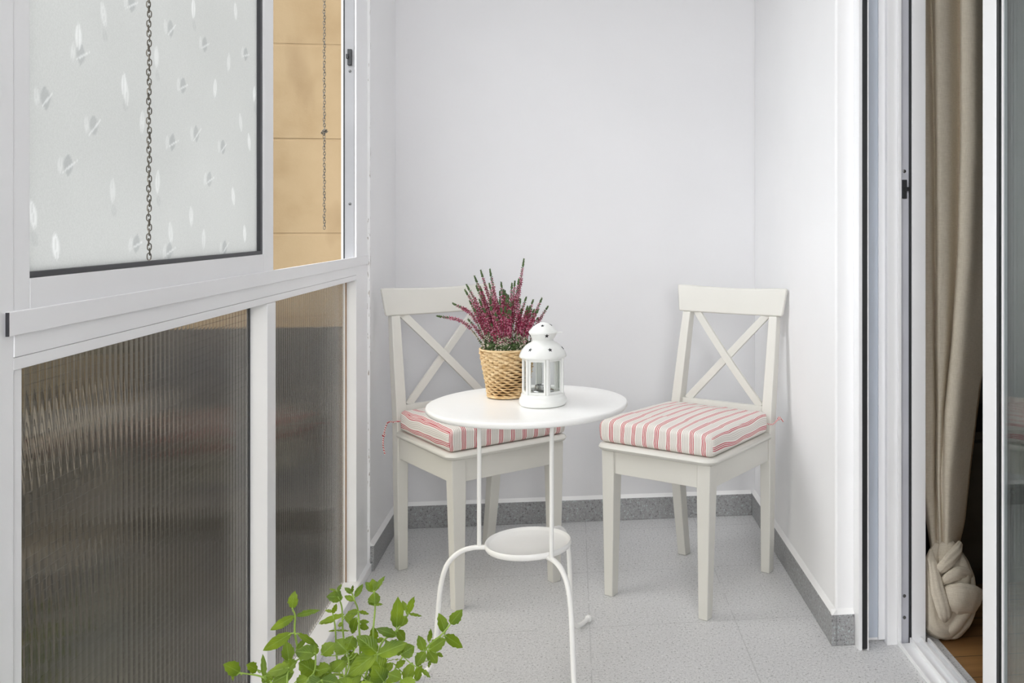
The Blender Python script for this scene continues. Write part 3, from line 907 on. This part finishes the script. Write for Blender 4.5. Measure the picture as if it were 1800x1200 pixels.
# ------------------------------------------------------------------ lantern
LC = (-0.0745, 2.305, 0.680)
ln = thing('candle_lantern', 'small white metal lantern with star cut-outs on the round table', 'lantern', LC, R(44))
def part(name, prof, mat='lampwhite', n=48, p=ln, ang=35): return obj(name, MB().lathe(prof, n), mat, p, smooth=True, angle=ang)
part('base', [(0.050, 0.0), (0.055, 0.002), (0.058, 0.008), (0.0585, 0.014), (0.056, 0.019), (0.0535, 0.022), (0.0535, 0.026), (0.052, 0.030), (0.049, 0.031), (0.02, 0.031)])
hexv = [Vector((math.cos(R(60*k)), math.sin(R(60*k)), 0)) for k in range(6)]
RP = 0.0495
for k in range(6):
    a = R(60*k)
    m = MB(); m.box(-0.0032, 0.0032, -0.0030, 0.0030, 0.0305, 0.1165)
    M4 = Matrix.Translation(hexv[k]*RP) @ Matrix.Rotation(a, 4, 'Z')
    m.v = [tuple(M4 @ Vector(v)) for v in m.v]
    obj('post', m, 'lampwhite', ln, bevel=0.001)
    A = hexv[k]*RP; Bv = hexv[(k+1) % 6]*RP; d = (Bv-A).normalized(); nn = Vector((d.y, -d.x, 0))
    p0 = A+d*0.0042; p1 = Bv-d*0.0042
    def slab(z0, z1, th, q0=p0, q1=p1):
        mm = MB(); vs = []
        for z in (z0, z1):
            vs += [q0-nn*th+Vector((0,0,z)), q1-nn*th+Vector((0,0,z)), q1+nn*th+Vector((0,0,z)), q0+nn*th+Vector((0,0,z))]
        mm.add(vs, [(3,2,1,0),(4,5,6,7),(0,1,5,4),(1,2,6,5),(2,3,7,6),(3,0,4,7)]); return mm
    fr = slab(0.0312, 0.0365, 0.0018); f2 = slab(0.110, 0.1160, 0.0018); fr.add(f2.v, f2.f)
    for q0, q1 in ((p0, p0+d*0.004), (p1-d*0.004, p1)):
        f3 = slab(0.0365, 0.110, 0.0018, q0, q1); fr.add(f3.v, f3.f)
    fo = obj('pane_frame', fr, 'lampwhite', ln)
    obj('pane', slab(0.0368, 0.1097, 0.0006, p0+d*0.0042, p1-d*0.0042), 'lglass', fo)
DOME = [(r_, 0.1168+(z_-0.1168)*0.95) for r_, z_ in [(0.052, 0.1168), (0.0565, 0.1175), (0.0575, 0.120), (0.0570, 0.123), (0.0545, 0.130), (0.0500, 0.1385), (0.0435, 0.1465), (0.0360, 0.1525), (0.0285, 0.1565), (0.0255, 0.1590), (0.0250, 0.1620)]]
dome = part('dome', DOME, ang=60)
CHIM = [(r_*(1.05 if r_ > 0.027 else 1.0), 0.1599+(z_-0.1622)*0.95) for r_, z_ in [(0.0250, 0.1622), (0.0262, 0.1645), (0.0300, 0.1720), (0.0325, 0.1790), (0.0335, 0.1815), (0.0330, 0.1835), (0.0305, 0.1870), (0.0255, 0.1940), (0.0190, 0.2000), (0.0110, 0.2045), (0.0040, 0.2065)]]
chim = part('chimney', CHIM, ang=40)
def star(prof, az, f, size, parent):
    # a small dark five pointed star cut-out lying on the revolved surface
    n = len(prof)-1; x = f*n; i = min(int(x), n-1); t = x-i
    r = prof[i][0]*(1-t)+prof[i+1][0]*t; z = prof[i][1]*(1-t)+prof[i+1][1]*t
    tg = Vector((prof[i+1][0]-prof[i][0], 0, prof[i+1][1]-prof[i][1])).normalized()
    nr = Vector((tg.z, 0, -tg.x))
    c = Vector((r, 0, z)) + nr*0.0004
    pts = []
    for k in range(10):
        rr = size*(1 if k % 2 == 0 else 0.45); a = 2*PI*k/10
        pts.append(c + Vector((0,1,0))*rr*math.sin(a) + tg*rr*math.cos(a))
    rot = Matrix.Rotation(az, 3, 'Z')
    vs = [rot @ p for p in pts] + [rot @ (p - nr*0.0012) for p in pts]
    m = MB(); m.add(vs, [tuple(range(10))] + [(k, (k+1) % 10, 10+(k+1) % 10, 10+k)[::-1] for k in range(10)])
    obj('star_cutout', m, 'black', parent)
for k in range(6):
    star(DOME, R(-90-39+1.7-44+60*k), 0.53, 0.0058, dome)
for k in range(4):
    star(CHIM, R(-90+17+1.7-44+90*k), 0.24, 0.0056, chim)
    star(CHIM, R(-90-3+1.7-44+90*k), 0.80, 0.0046, chim)
hd = [Matrix.Rotation(R(-44), 3, 'Z') @ Vector(p) for p in [(-0.0335, 0.0, 0.178), (-0.027, -0.026, 0.1755), (0.0, -0.0385, 0.178), (0.028, -0.030, 0.179), (0.048, -0.012, 0.178), (0.033, 0.0, 0.1782)]]
obj('handle', MB().tube(spline(hd, 8), 0.0008, 6), 'lampwhite', ln, smooth=True)
part('candle_holder', [(0.018, 0.0313), (0.027, 0.0315), (0.028, 0.035), (0.0265, 0.0365), (0.0245, 0.034), (0.01, 0.0335)], 'chrome')
part('tealight', [(0.018, 0.0368), (0.0192, 0.0375), (0.0192, 0.048), (0.0185, 0.048), (0.018, 0.046), (0.003, 0.046)], 'chrome', 28)

# ------------------------------------------------------------------ chains
def chain(label, x, y, z0, z1, pitch, knot_z=None, r=0.00085):
    t = thing('hanging_chain', label, 'chain', (x, y, 0), 0, 'thin metal chains hanging in front of the window')
    m = MB(); n = int((z1-z0)/pitch)
    L, W = pitch*1.12, pitch*0.36
    prev = None
    for i in range(n):
        zc = z0 + pitch*(i+0.5) + 0.0
        tw = (PI/2 if i % 2 else 0) + 0.35 + 0.25*math.sin(i*0.7)
        ox = 0.0008*math.sin(i*1.3)
        pts = []
        for k in range(14):
            a = 2*PI*k/14
            zz = L*0.5*math.sin(a); xx = W*math.cos(a)
            zz += (L*0.18 if math.sin(a) > 0.2 else (-L*0.18 if math.sin(a) < -0.2 else 0))
            pts.append((ox+xx*math.cos(tw), xx*math.sin(tw), zc+zz*0.95))
        m.tube(pts, r, 6, closed=True)
    obj('links', m, 'chain', t, smooth=True)
    if knot_z:
        km = MB()
        for k in range(7):
            a = k*0.9; c = Vector((0.004*math.cos(a), 0.004*math.sin(a), knot_z + 0.004*math.sin(a*1.7)))
            e1 = Vector((math.cos(a*1.3), math.sin(a*1.3), 0.4)).normalized(); e2 = e1.orthogonal().normalized()
            km.tube([c+e1*0.0055*math.cos(2*PI*j/12)+e2*0.0032*math.sin(2*PI*j/12) for j in range(12)], r, 6, closed=True)
        obj('knot', km, 'chain', t, smooth=True)
    return t
p = on_x(262, 455, -0.643)
chain('thin metal chain hanging in front of the frosted pane', -0.643, p.y, p.z, 2.2, 0.0074)
p = on_x(570, 402, -0.645); kz = on_x(570, 232, -0.645).z
chain('thin metal chain with a knot hanging in front of the open window', -0.645, p.y, p.z, 2.2, 0.0074, kz)
br = MB()
for u in (262, 570):
    y = on_x(u, 400, -0.644).y
    br.box(-0.6598, -0.636, y-0.006, y+0.006, 2.196, 2.212)
obj('chain_bracket', br, 'alu', tw)

# ------------------------------------------------------------------ curtain
cu = thing('curtain', 'beige linen curtain knotted at the bottom in the doorway', 'curtain', (0, 0, 0))
CYD = 2.475
def cpt(u, v, dep):           # a point of the curtain seen at u,v, dep metres nearer than its hanging plane
    return on_y(u, v, CYD-dep)
rowsC = [   # v, then the front outline as (u, depth) from left to right
    (-420, [(1590,0.02),(1612,0.05),(1626,0.047),(1636,0.012),(1645,0.047),(1655,0.055),(1668,0.047),(1686,0.012),(1694,0.055),(1712,0.07),(1730,0.035),(1745,0.0)]),
    (0,    [(1588,0.02),(1612,0.05),(1628,0.047),(1636,0.012),(1645,0.047),(1656,0.055),(1670,0.047),(1687,0.010),(1690,0.058),(1712,0.07),(1728,0.035),(1744,0.0)]),
    (250,  [(1588,0.02),(1612,0.05),(1634,0.047),(1642,0.012),(1648,0.047),(1658,0.055),(1672,0.047),(1687,0.010),(1690,0.060),(1712,0.072),(1728,0.035),(1745,0.0)]),
    (450,  [(1590,0.02),(1612,0.05),(1636,0.047),(1643,0.012),(1649,0.047),(1658,0.055),(1670,0.047),(1682,0.010),(1685,0.062),(1705,0.075),(1724,0.035),(1744,0.0)]),
    (600,  [(1596,0.02),(1613,0.05),(1638,0.047),(1643,0.012),(1648,0.047),(1656,0.053),(1665,0.048),(1672,0.012),(1675,0.064),(1693,0.076),(1712,0.045),(1734,0.0)]),
    (720,  [(1606,0.02),(1618,0.05),(1640,0.047),(1645,0.012),(1649,0.047),(1653,0.054),(1657,0.048),(1660,0.030),(1663,0.066),(1682,0.078),(1700,0.045),(1720,0.0)]),
    (836,  [(1616,0.02),(1625,0.045),(1640,0.046),(1644,0.012),(1647,0.048),(1650,0.056),(1652,0.056),(1655,0.052),(1662,0.068),(1672,0.070),(1689,0.040),(1706,0.0)]),
    (930,  [(1630,0.02),(1636,0.045),(1643,0.046),(1647,0.032),(1650,0.048),(1652,0.054),(1654,0.054),(1657,0.045),(1661,0.060),(1668,0.064),(1681,0.040),(1696,0.0)]),
    (985,  [(1638,0.02),(1642,0.045),(1646,0.046),(1649,0.036),(1651,0.048),(1653,0.052),(1655,0.052),(1657,0.044),(1660,0.056),(1665,0.060),(1672,0.040),(1681,0.0)]),
    (1015, [(1643,0.02),(1646,0.040),(1649,0.042),(1651,0.036),(1653,0.042),(1655,0.046),(1657,0.044),(1659,0.040),(1661,0.050),(1665,0.050),(1670,0.035),(1676,0.0)]),
]
from bisect import bisect
loops = []
vs_ = [r_[0] for r_ in rowsC]
def row_at(v):
    k = max(0, min(len(vs_)-2, bisect(vs_, v)-1)); t = (v-vs_[k])/(vs_[k+1]-vs_[k])
    t2 = t
    return [(a[0]*(1-t2)+b[0]*t2, a[1]*(1-t2)+b[1]*t2) for a, b in zip(rowsC[k][1], rowsC[k+1][1])]
nv = 60
for i in range(nv+1):
    v = 1015 - (1015+420)*(i/nv)
    fr = row_at(v)
    front = spline([cpt(u, v, d) for u, d in fr], 5)
    u0, u1 = fr[0][0], fr[-1][0]
    back = spline([cpt(u1+(u0-u1)*t, v, -0.03*math.sin(PI*t)-0.004) for t in (0.04, 0.25, 0.5, 0.75, 0.96)], 4)
    lp = [(q.x, q.y, q.z) for q in front + back]
    zc = sum(q[2] for q in lp)/len(lp)
    loops.append([(q[0], q[1], zc) for q in lp])
m = MB().loft(loops)
obj('drape', m, 'linen', cu, smooth=True, angle=80)
# the knot: a full hanging bulb with swirling pleats, a band wrapped round it and a tucked end
kl = []
KN = [(948, 1660, 14, 0.030), (965, 1662, 27, 0.045), (985, 1664, 38, 0.060), (1010, 1666, 46, 0.072), (1040, 1667, 49, 0.078), (1070, 1666, 48, 0.078), (1092, 1663, 42, 0.070), (1110, 1660, 33, 0.052), (1122, 1658, 20, 0.034), (1128, 1657, 8, 0.015)]
def knrow(v):
    ks = [k[0] for k in KN]; k = max(0, min(len(ks)-2, bisect(ks, v)-1)); t = (v-ks[k])/(ks[k+1]-ks[k])
    return [KN[k][j]*(1-t)+KN[k+1][j]*t for j in range(4)]
for i in range(49):
    v = 1128 - (1128-948)*i/48
    _, uc, hw, dp = knrow(v)
    c = cpt(uc, v, 0.035); w = hw/F*(c.y+0.1); loop = []
    for k in range(72):
        a = 2*PI*k/72
        ph_ = a*1.0 + (v-948)*0.013
        pleat = abs(math.sin(ph_*4.5 + 0.5*math.sin(3*a)))**0.6
        env = 0.14*math.sin(PI*min(1, max(0, (v-948)/180)))**0.4
        g_ = 1 - env*(1-pleat) + 0.03*noise.noise(Vector((math.cos(a)*2, math.sin(a)*2, v*0.02)))
        loop.append((max(0.944, c.x + w*g_*math.cos(a)), c.y + dp*g_*math.sin(a)*0.9, max(0.0, c.z)))
    kl.append(loop)
m = MB().loft(kl)
obj('knot', m, 'linen', cu, smooth=True, angle=80)
def band(path, rads, flat, pl=4, amp=0.17, tw=0.06):
    q = spline([cpt(u, v, d) for u, v, d in path], 10)
    mm = MB(); n = 44; m_ = len(q); loops = []
    for i in range(m_):
        t = i/(m_-1)*(len(rads)-1); k = min(int(t), len(rads)-2); r_ = rads[k]*(1-(t-k))+rads[k+1]*(t-k)
        tg = (q[min(i+1, m_-1)] - q[max(i-1, 0)]).normalized()
        out = Vector((0, -1, 0)); out = (out - tg*out.dot(tg)).normalized(); sd = tg.cross(out)
        lp = []
        for j in range(n):
            a = 2*PI*j/n
            pleat = 1 - amp*(1-abs(math.sin(pl*a + tw*i))**0.55)
            pleat += 0.06*noise.noise(Vector((math.cos(a)*3, math.sin(a)*3, i*0.22)))
            pv = q[i] + (sd*math.cos(a) + out*math.sin(a)*flat)*r_*pleat; lp.append(Vector((max(0.944, pv.x), pv.y, max(0.0, pv.z))))
        loops.append(lp)
    return mm.loft(loops)
def cpart(name, *a, **k): return obj(name, band(*a, **k), 'linen', cu, smooth=True, angle=80)
cpart('wrap', [(1647,955,0.05),(1638,985,0.065),(1633,1025,0.072),(1635,1068,0.075),(1648,1098,0.080),(1668,1104,0.078),(1698,1088,0.055)], [0.008,0.020,0.028,0.032,0.030,0.024,0.008], 0.55)
cpart('wrap', [(1637,966,0.06),(1638,990,0.085),(1645,1025,0.102),(1656,1060,0.112),(1662,1082,0.110),(1662,1092,0.095)], [0.006,0.016,0.020,0.021,0.018,0.006], 0.50)
cpart('wrap', [(1643,1012,0.072),(1654,1000,0.092),(1668,985,0.092),(1682,968,0.072),(1688,955,0.05)], [0.006,0.015,0.019,0.018,0.010], 0.60, tw=0.09)
cpart('wrap', [(1652,1030,0.085),(1664,1018,0.100),(1682,1008,0.094),(1698,1010,0.072),(1706,1018,0.055)], [0.006,0.014,0.020,0.019,0.010], 0.60, tw=0.09)
cpart('tucked_end', [(1658,1046,0.080),(1668,1050,0.104),(1686,1051,0.108),(1704,1054,0.092),(1716,1056,0.074)], [0.018,0.034,0.041,0.042,0.036], 0.42, pl=3, amp=0.12)
obj('rod_rings', MB().box(1.0, 1.13, CYD-0.03, CYD+0.02, CEIL-0.2, CEIL-0.17), 'alu', cu)

# ------------------------------------------------------------------ mint in the foreground
MC = Vector((-0.395, 1.67, 0))
mt = thing('mint_plant', 'bushy green mint plant in the foreground, cut by the lower picture edge', 'plant', MC)
obj('pot', MB().lathe([(0.062, 0.0), (0.066, 0.003), (0.082, 0.165), (0.090, 0.167), (0.092, 0.195), (0.084, 0.197), (0.080, 0.182), (0.03, 0.182)], 40), 'terracotta', mt, smooth=True, angle=40)
obj('soil', MB().lathe([(0.079, 0.1822), (0.05, 0.186), (0.01, 0.188)], 24), 'soil', mt, smooth=True)
rl = random.Random(11)
def leaf(mb, uvs, base, d, up, L, W, curl=0.3, fold=0.35):
    d = d.normalized(); s = d.cross(up).normalized(); n = s.cross(d).normalized()
    nu, nw = 9, 6; vs = []; uvv = []
    for i in range(nu+1):
        t = i/nu
        wd = W*0.5*(math.sin(PI*min(1, t*0.97+0.015))**0.75)*(1.12-0.45*t)
        cpos = base + d*L*(t - 0.10*curl*t*t) - n*L*curl*0.55*t*t
        if i == 0: wd = W*0.04
        if i == nu: wd = W*0.015
        for j in range(nw+1):
            f = -1+2*j/nw
            ser = 1 + (0.07 if i % 2 else -0.05)*(abs(f) > 0.99)
            x = f*wd*ser
            vs.append(cpos + s*x*math.cos(fold) + n*(abs(x)*math.sin(fold) - 0.10*W*f*f*0.6 + 0.0012*math.sin(t*22)*abs(f)))
            uvv.append((t, f))
    fs = []
    for i in range(nu):
        for j in range(nw):
            f = (i*(nw+1)+j, (i+1)*(nw+1)+j, (i+1)*(nw+1)+j+1, i*(nw+1)+j+1)
            fs.append(f); uvs.append([uvv[k] for k in f])
    mb.add(vs, fs)
def sprig(path, pairs, L0, top=0.4, seed=0):
    r = random.Random(seed)
    q = spline(path, 10)
    stem = MB().tube(q, [0.0017*(1.25-0.6*i/len(q)) for i in range(len(q))], 7)
    so = obj('stem', stem, 'stem', mt, smooth=True)
    lf = MB(); uvs = []
    a0 = r.uniform(0, PI)
    for k in range(pairs+1):
        f = 0.30 + 0.70*k/pairs
        x = f*(len(q)-1); i = min(int(x), len(q)-2); p = q[i].lerp(q[i+1], x-i); tg = (q[i+1]-q[i]).normalized()
        e1 = tg.orthogonal().normalized(); e2 = tg.cross(e1)
        L = L0*(1.0 if k < pairs-1 else (0.72 if k == pairs-1 else top))*r.uniform(0.85, 1.12)
        up_tilt = 0.25 + 0.45*(k/pairs) + (0.8 if k == pairs else 0)
        a = a0 + k*PI/2
        for side in (0, PI):
            d = e1*math.cos(a+side)+e2*math.sin(a+side)
            d = d + tg*up_tilt + Vector((r.uniform(-.2,.2), r.uniform(-.2,.2), r.uniform(-.15,.2)))
            pet = p + d.normalized()*0.004
            leaf(lf, uvs, pet, d, tg + Vector((r.uniform(-.3,.3), r.uniform(-.3,.3), 0.4)), L, L*r.uniform(0.50, 0.62), r.uniform(0.15, 0.7), r.uniform(0.15, 0.45))
            if 0 < k < pairs and r.random() < 0.6:     # small axillary leaves
                dd = d*0.5 + tg + Vector((r.uniform(-.3,.3), r.uniform(-.3,.3), 0))
                leaf(lf, uvs, p, dd, tg, L*0.36, L*0.17, 0.3, 0.3)
    if True:
        leaf(lf, uvs, q[-1], (q[-1]-q[-3]), Vector((r.uniform(-1,1), r.uniform(-1,1), 0.2)), L0*0.42, L0*0.22, 0.2, 0.5)
    lf.uv = ('leaf', uvs)
    obj('leaves', lf, 'mint', so, smooth=True, angle=80)
# sprigs seen in the photograph: stem (crop coordinates), leaves (base, tip, width), distance
def cp(a, b, y): return on_y(380+a/4.0, 1000+b/4.0, y) - MC
SPR = [
 (1.66, [(575,560),(552,430),(555,330),(535,275)], [(535,278,545,162,70),(550,330,375,430,62),(562,328,720,285,42),(530,450,315,578,80),(570,450,728,540,46),(512,645,495,512,82),(560,570,640,480,34),(545,640,440,700,70)]),
 (1.80, [(910,620),(890,420),(885,280),(868,215)], [(888,196,780,190,84),(850,160,880,105,26),(850,152,790,135,14),(845,150,870,190,40),(890,385,850,395,30),(905,340,1000,290,56),(905,330,990,400,50)]),
 (1.83, [(850,640),(838,420),(820,310)], [(820,312,845,250,34),(820,300,765,286,22),(900,318,725,372,42),(832,365,720,382,22),(840,430,790,436,12),(840,430,940,432,14)]),
 (1.74, [(1010,640),(1005,400),(995,280),(975,225),(955,170)], [(975,222,900,185,38),(975,198,1030,105,40),(955,170,905,130,34),(955,162,960,115,22),(985,340,945,460,70),(1000,300,1080,310,30),(1005,370,1078,370,30),(1005,400,1078,412,46),(1000,300,930,300,40)]),
 (1.70, [(1095,600),(1105,420),(1118,260),(1112,155)], [(1114,258,1110,160,88),(1118,250,1166,245,22),(1110,250,1072,240,18),(1110,158,1050,92,50),(1115,152,1180,46,40),(1105,152,1100,70,60),(1110,160,1128,85,40),(1110,512,1105,412,62),(1120,500,1185,498,40)]),
 (1.66, [(1130,640),(1170,510),(1270,430),(1335,340),(1346,308)], [(1268,415,1278,208,88),(1346,310,1388,198,50),(1332,292,1312,222,40),(1350,312,1448,328,22),(1346,325,1356,255,28),(1268,468,1130,415,62),(1272,430,1332,505,62),(1330,330,1300,405,60)]),
 (1.62, [(1400,720),(1480,555),(1580,465),(1646,388)], [(1610,446,1572,310,76),(1646,386,1726,290,82),(1606,465,1736,548,76),(1500,565,1612,490,92),(1495,510,1510,425,36),(1462,575,1424,470,62),(1490,570,1556,665,74),(1470,580,1400,678,92),(1500,640,1500,696,30),(1550,590,1596,615,30)]),
 (1.54, [(1060,830),(1100,740),(1135,600)], [(1140,600,1335,510,112),(1132,590,915,745,132),(1130,590,1000,470,120),(1180,720,1102,600,112),(1180,795,1108,690,124),(1020,740,900,800,110)]),
 (1.58, [(1180,830),(1260,700),(1320,600)], [(1300,600,1392,540,104),(1300,600,1270,520,80),(1240,660,1180,720,60),(1330,790,1375,660,84),(1400,785,1442,680,62),(1440,700,1506,758,32),(1260,690,1330,640,50)]),
 (1.56, [(620,830),(690,720),(700,590)], [(700,592,552,572,104),(700,600,690,530,60),(690,722,588,652,122),(735,745,600,700,100),(690,720,800,690,100),(800,700,708,806,104),(820,720,900,640,90)]),
 (1.62, [(880,830),(930,690),(925,590)], [(922,582,842,498,112),(742,602,832,520,94),(960,470,918,562,76),(975,560,915,480,90),(930,640,850,680,90),(940,660,1000,600,90),(990,590,970,640,60),(880,700,800,650,100)]),
 (1.60, [(460,860),(330,760),(165,728)], [(168,728,58,668,98),(120,735,105,772,60),(338,762,330,600,38),(345,750,420,742,30),(350,800,400,760,40)]),
 (1.64, [(470,860),(370,745),(290,708)], [(290,712,224,668,76),(365,740,320,800,60),(380,745,520,700,70)]),
 (1.50, [(520,900),(500,780),(510,690)], [(522,690,360,722,92),(545,720,390,795,96),(510,700,560,650,92),(520,760,420,800,60),(560,790,640,760,70)]),
 (1.48, [(760,940),(780,860),(740,780)], [(740,780,640,840,120),(740,780,860,800,110),(760,850,680,900,120),(940,850,860,770,110),(1000,880,1100,800,110)]),
 (1.50, [(1240,940),(1280,860),(1300,770)], [(1300,770,1210,730,90),(1300,780,1400,860,110),(1290,850,1200,880,100),(1240,800,1190,840,100)]),
]
rl = random.Random(4)
for y, st, lvs in SPR:
    top = [cp(a, b, y + 0.012*math.sin(a*0.05+b*0.03)) for a, b in st]
    b0 = Vector((max(-0.06, min(0.06, top[0].x*0.25+rl.uniform(-.02,.02))), max(-0.06, min(0.06, top[0].y*0.3+rl.uniform(-.02,.02))), 0.186))
    q = spline([b0] + [b0.lerp(top[0], 0.55) + Vector((0, 0, 0.015))] + top, 8)
    so = obj('stem', MB().tube(q, [0.0019*(1.2-0.55*i/len(q)) for i in range(len(q))], 7), 'stem', mt, smooth=True)
    lf = MB(); uvs = []
    for a, b, c, d, wpx in lvs:
        dd = rl.uniform(-0.012, 0.012)
        p0 = cp(a, b, y); p1 = cp(c, d, y + dd)
        # the base of the blade is carried to its stem by a short stalk when the two are apart
        near = min(q, key=lambda t: (t-p0).length)
        L = (p1-p0).length; W = wpx/4.0/F*(y)*1.0
        view = (Vector((0, 0, H)) - MC - p0).normalized()
        up = view*0.9 + Vector((rl.uniform(-.45,.45), 0, rl.uniform(0.1,.7)))
        fold = rl.uniform(0.12, 0.35); curl = rl.uniform(0.05, 0.25)
        leaf(lf, uvs, p0, p1-p0, up, L*1.03, W*1.12, curl, fold)
    lf.uv = ('leaf', uvs)
    obj('leaves', lf, 'mint', so, smooth=True, angle=80)
    for a, b, c, d, wpx in lvs:
        p0 = cp(a, b, y); near = min(q, key=lambda t: (t-p0).length)
        if (near-p0).length > 0.004:
            pm = MB().tube(spline([near, near.lerp(p0, 0.5)+Vector((0,0,-0.003)), p0, p0+(cp(c, d, y)-p0)*0.1], 5), 0.0009, 6)
            obj('stalk', pm, 'stem', so, smooth=True)
# lower growth that fills the middle of the plant
for i in range(9):
    a = 2*PI*i/9 + 0.3; rr = rl.uniform(0.03, 0.07)
    tip = Vector((rr*1.7*math.cos(a), rr*1.7*math.sin(a), rl.uniform(0.29, 0.36)))
    b = Vector((rr*math.cos(a)*0.6, rr*math.sin(a)*0.6, 0.186))
    sprig([b, b.lerp(tip, 0.5)+Vector((0,0,0.02)), tip], 4, 0.045, 0.5, 200+i)

# ------------------------------------------------------------------ light and view
w = bpy.data.worlds.new('sky'); sc.world = w; w.use_nodes = True
nt = w.node_tree; bg = nt.nodes['Background']
tc = nt.nodes.new('ShaderNodeTexCoord'); sx = nt.nodes.new('ShaderNodeSeparateXYZ')
nt.links.new(tc.outputs['Generated'], sx.inputs[0])
cr = ramp(nt, math_n(nt, 'MULTIPLY_ADD', sx.outputs['Z'], 0.5, 0.5), [(0.47, (0.06, 0.06, 0.055)), (0.51, (0.85, 0.88, 0.90)), (0.75, (0.97, 0.985, 1.0)), (1.0, (1.0, 1.0, 1.0))])
nt.links.new(cr, bg.inputs['Color']); bg.inputs['Strength'].default_value = 2.4
al = bpy.data.lights.new('rear_fill_light', 'AREA'); alo = bpy.data.objects.new('rear_fill_light', al); col.objects.link(alo)  # added fill light behind the camera; no window stands there
al.shape = 'RECTANGLE'; al.size = 0.8; al.size_y = 0.9; al.energy = 25; al.color = (1.0, 0.995, 0.985)
alo.location = (0.42, -1.75, 1.6)
alo.rotation_euler = (Vector((-0.30, 2.4, 1.1)) - alo.location).to_track_quat('-Z', 'Y').to_euler()
al = bpy.data.lights.new('overhead_fill_light', 'AREA'); alo = bpy.data.objects.new('overhead_fill_light', al); col.objects.link(alo)  # added fill light under the ceiling, without any lamp fixture
al.shape = 'RECTANGLE'; al.size = 0.7; al.size_y = 1.6; al.energy = 3.6; al.color = (1.0, 0.995, 0.985)
alo.location = (0.0, 1.75, CEIL - 0.01)
vs = sc.view_settings
vs.view_transform = 'Standard'; vs.look = 'None'; vs.exposure = 0.94; vs.gamma = 1.0; vs.use_curve_mapping = False
try:
    sc.cycles.max_bounces = 14; sc.cycles.diffuse_bounces = 6; sc.cycles.transmission_bounces = 12; sc.cycles.glossy_bounces = 6
    sc.cycles.sample_clamp_indirect = 6.0
    sc.cycles.caustics_refractive = True; sc.cycles.caustics_reflective = False
    sc.cycles.use_denoising = True
except Exception:
    pass
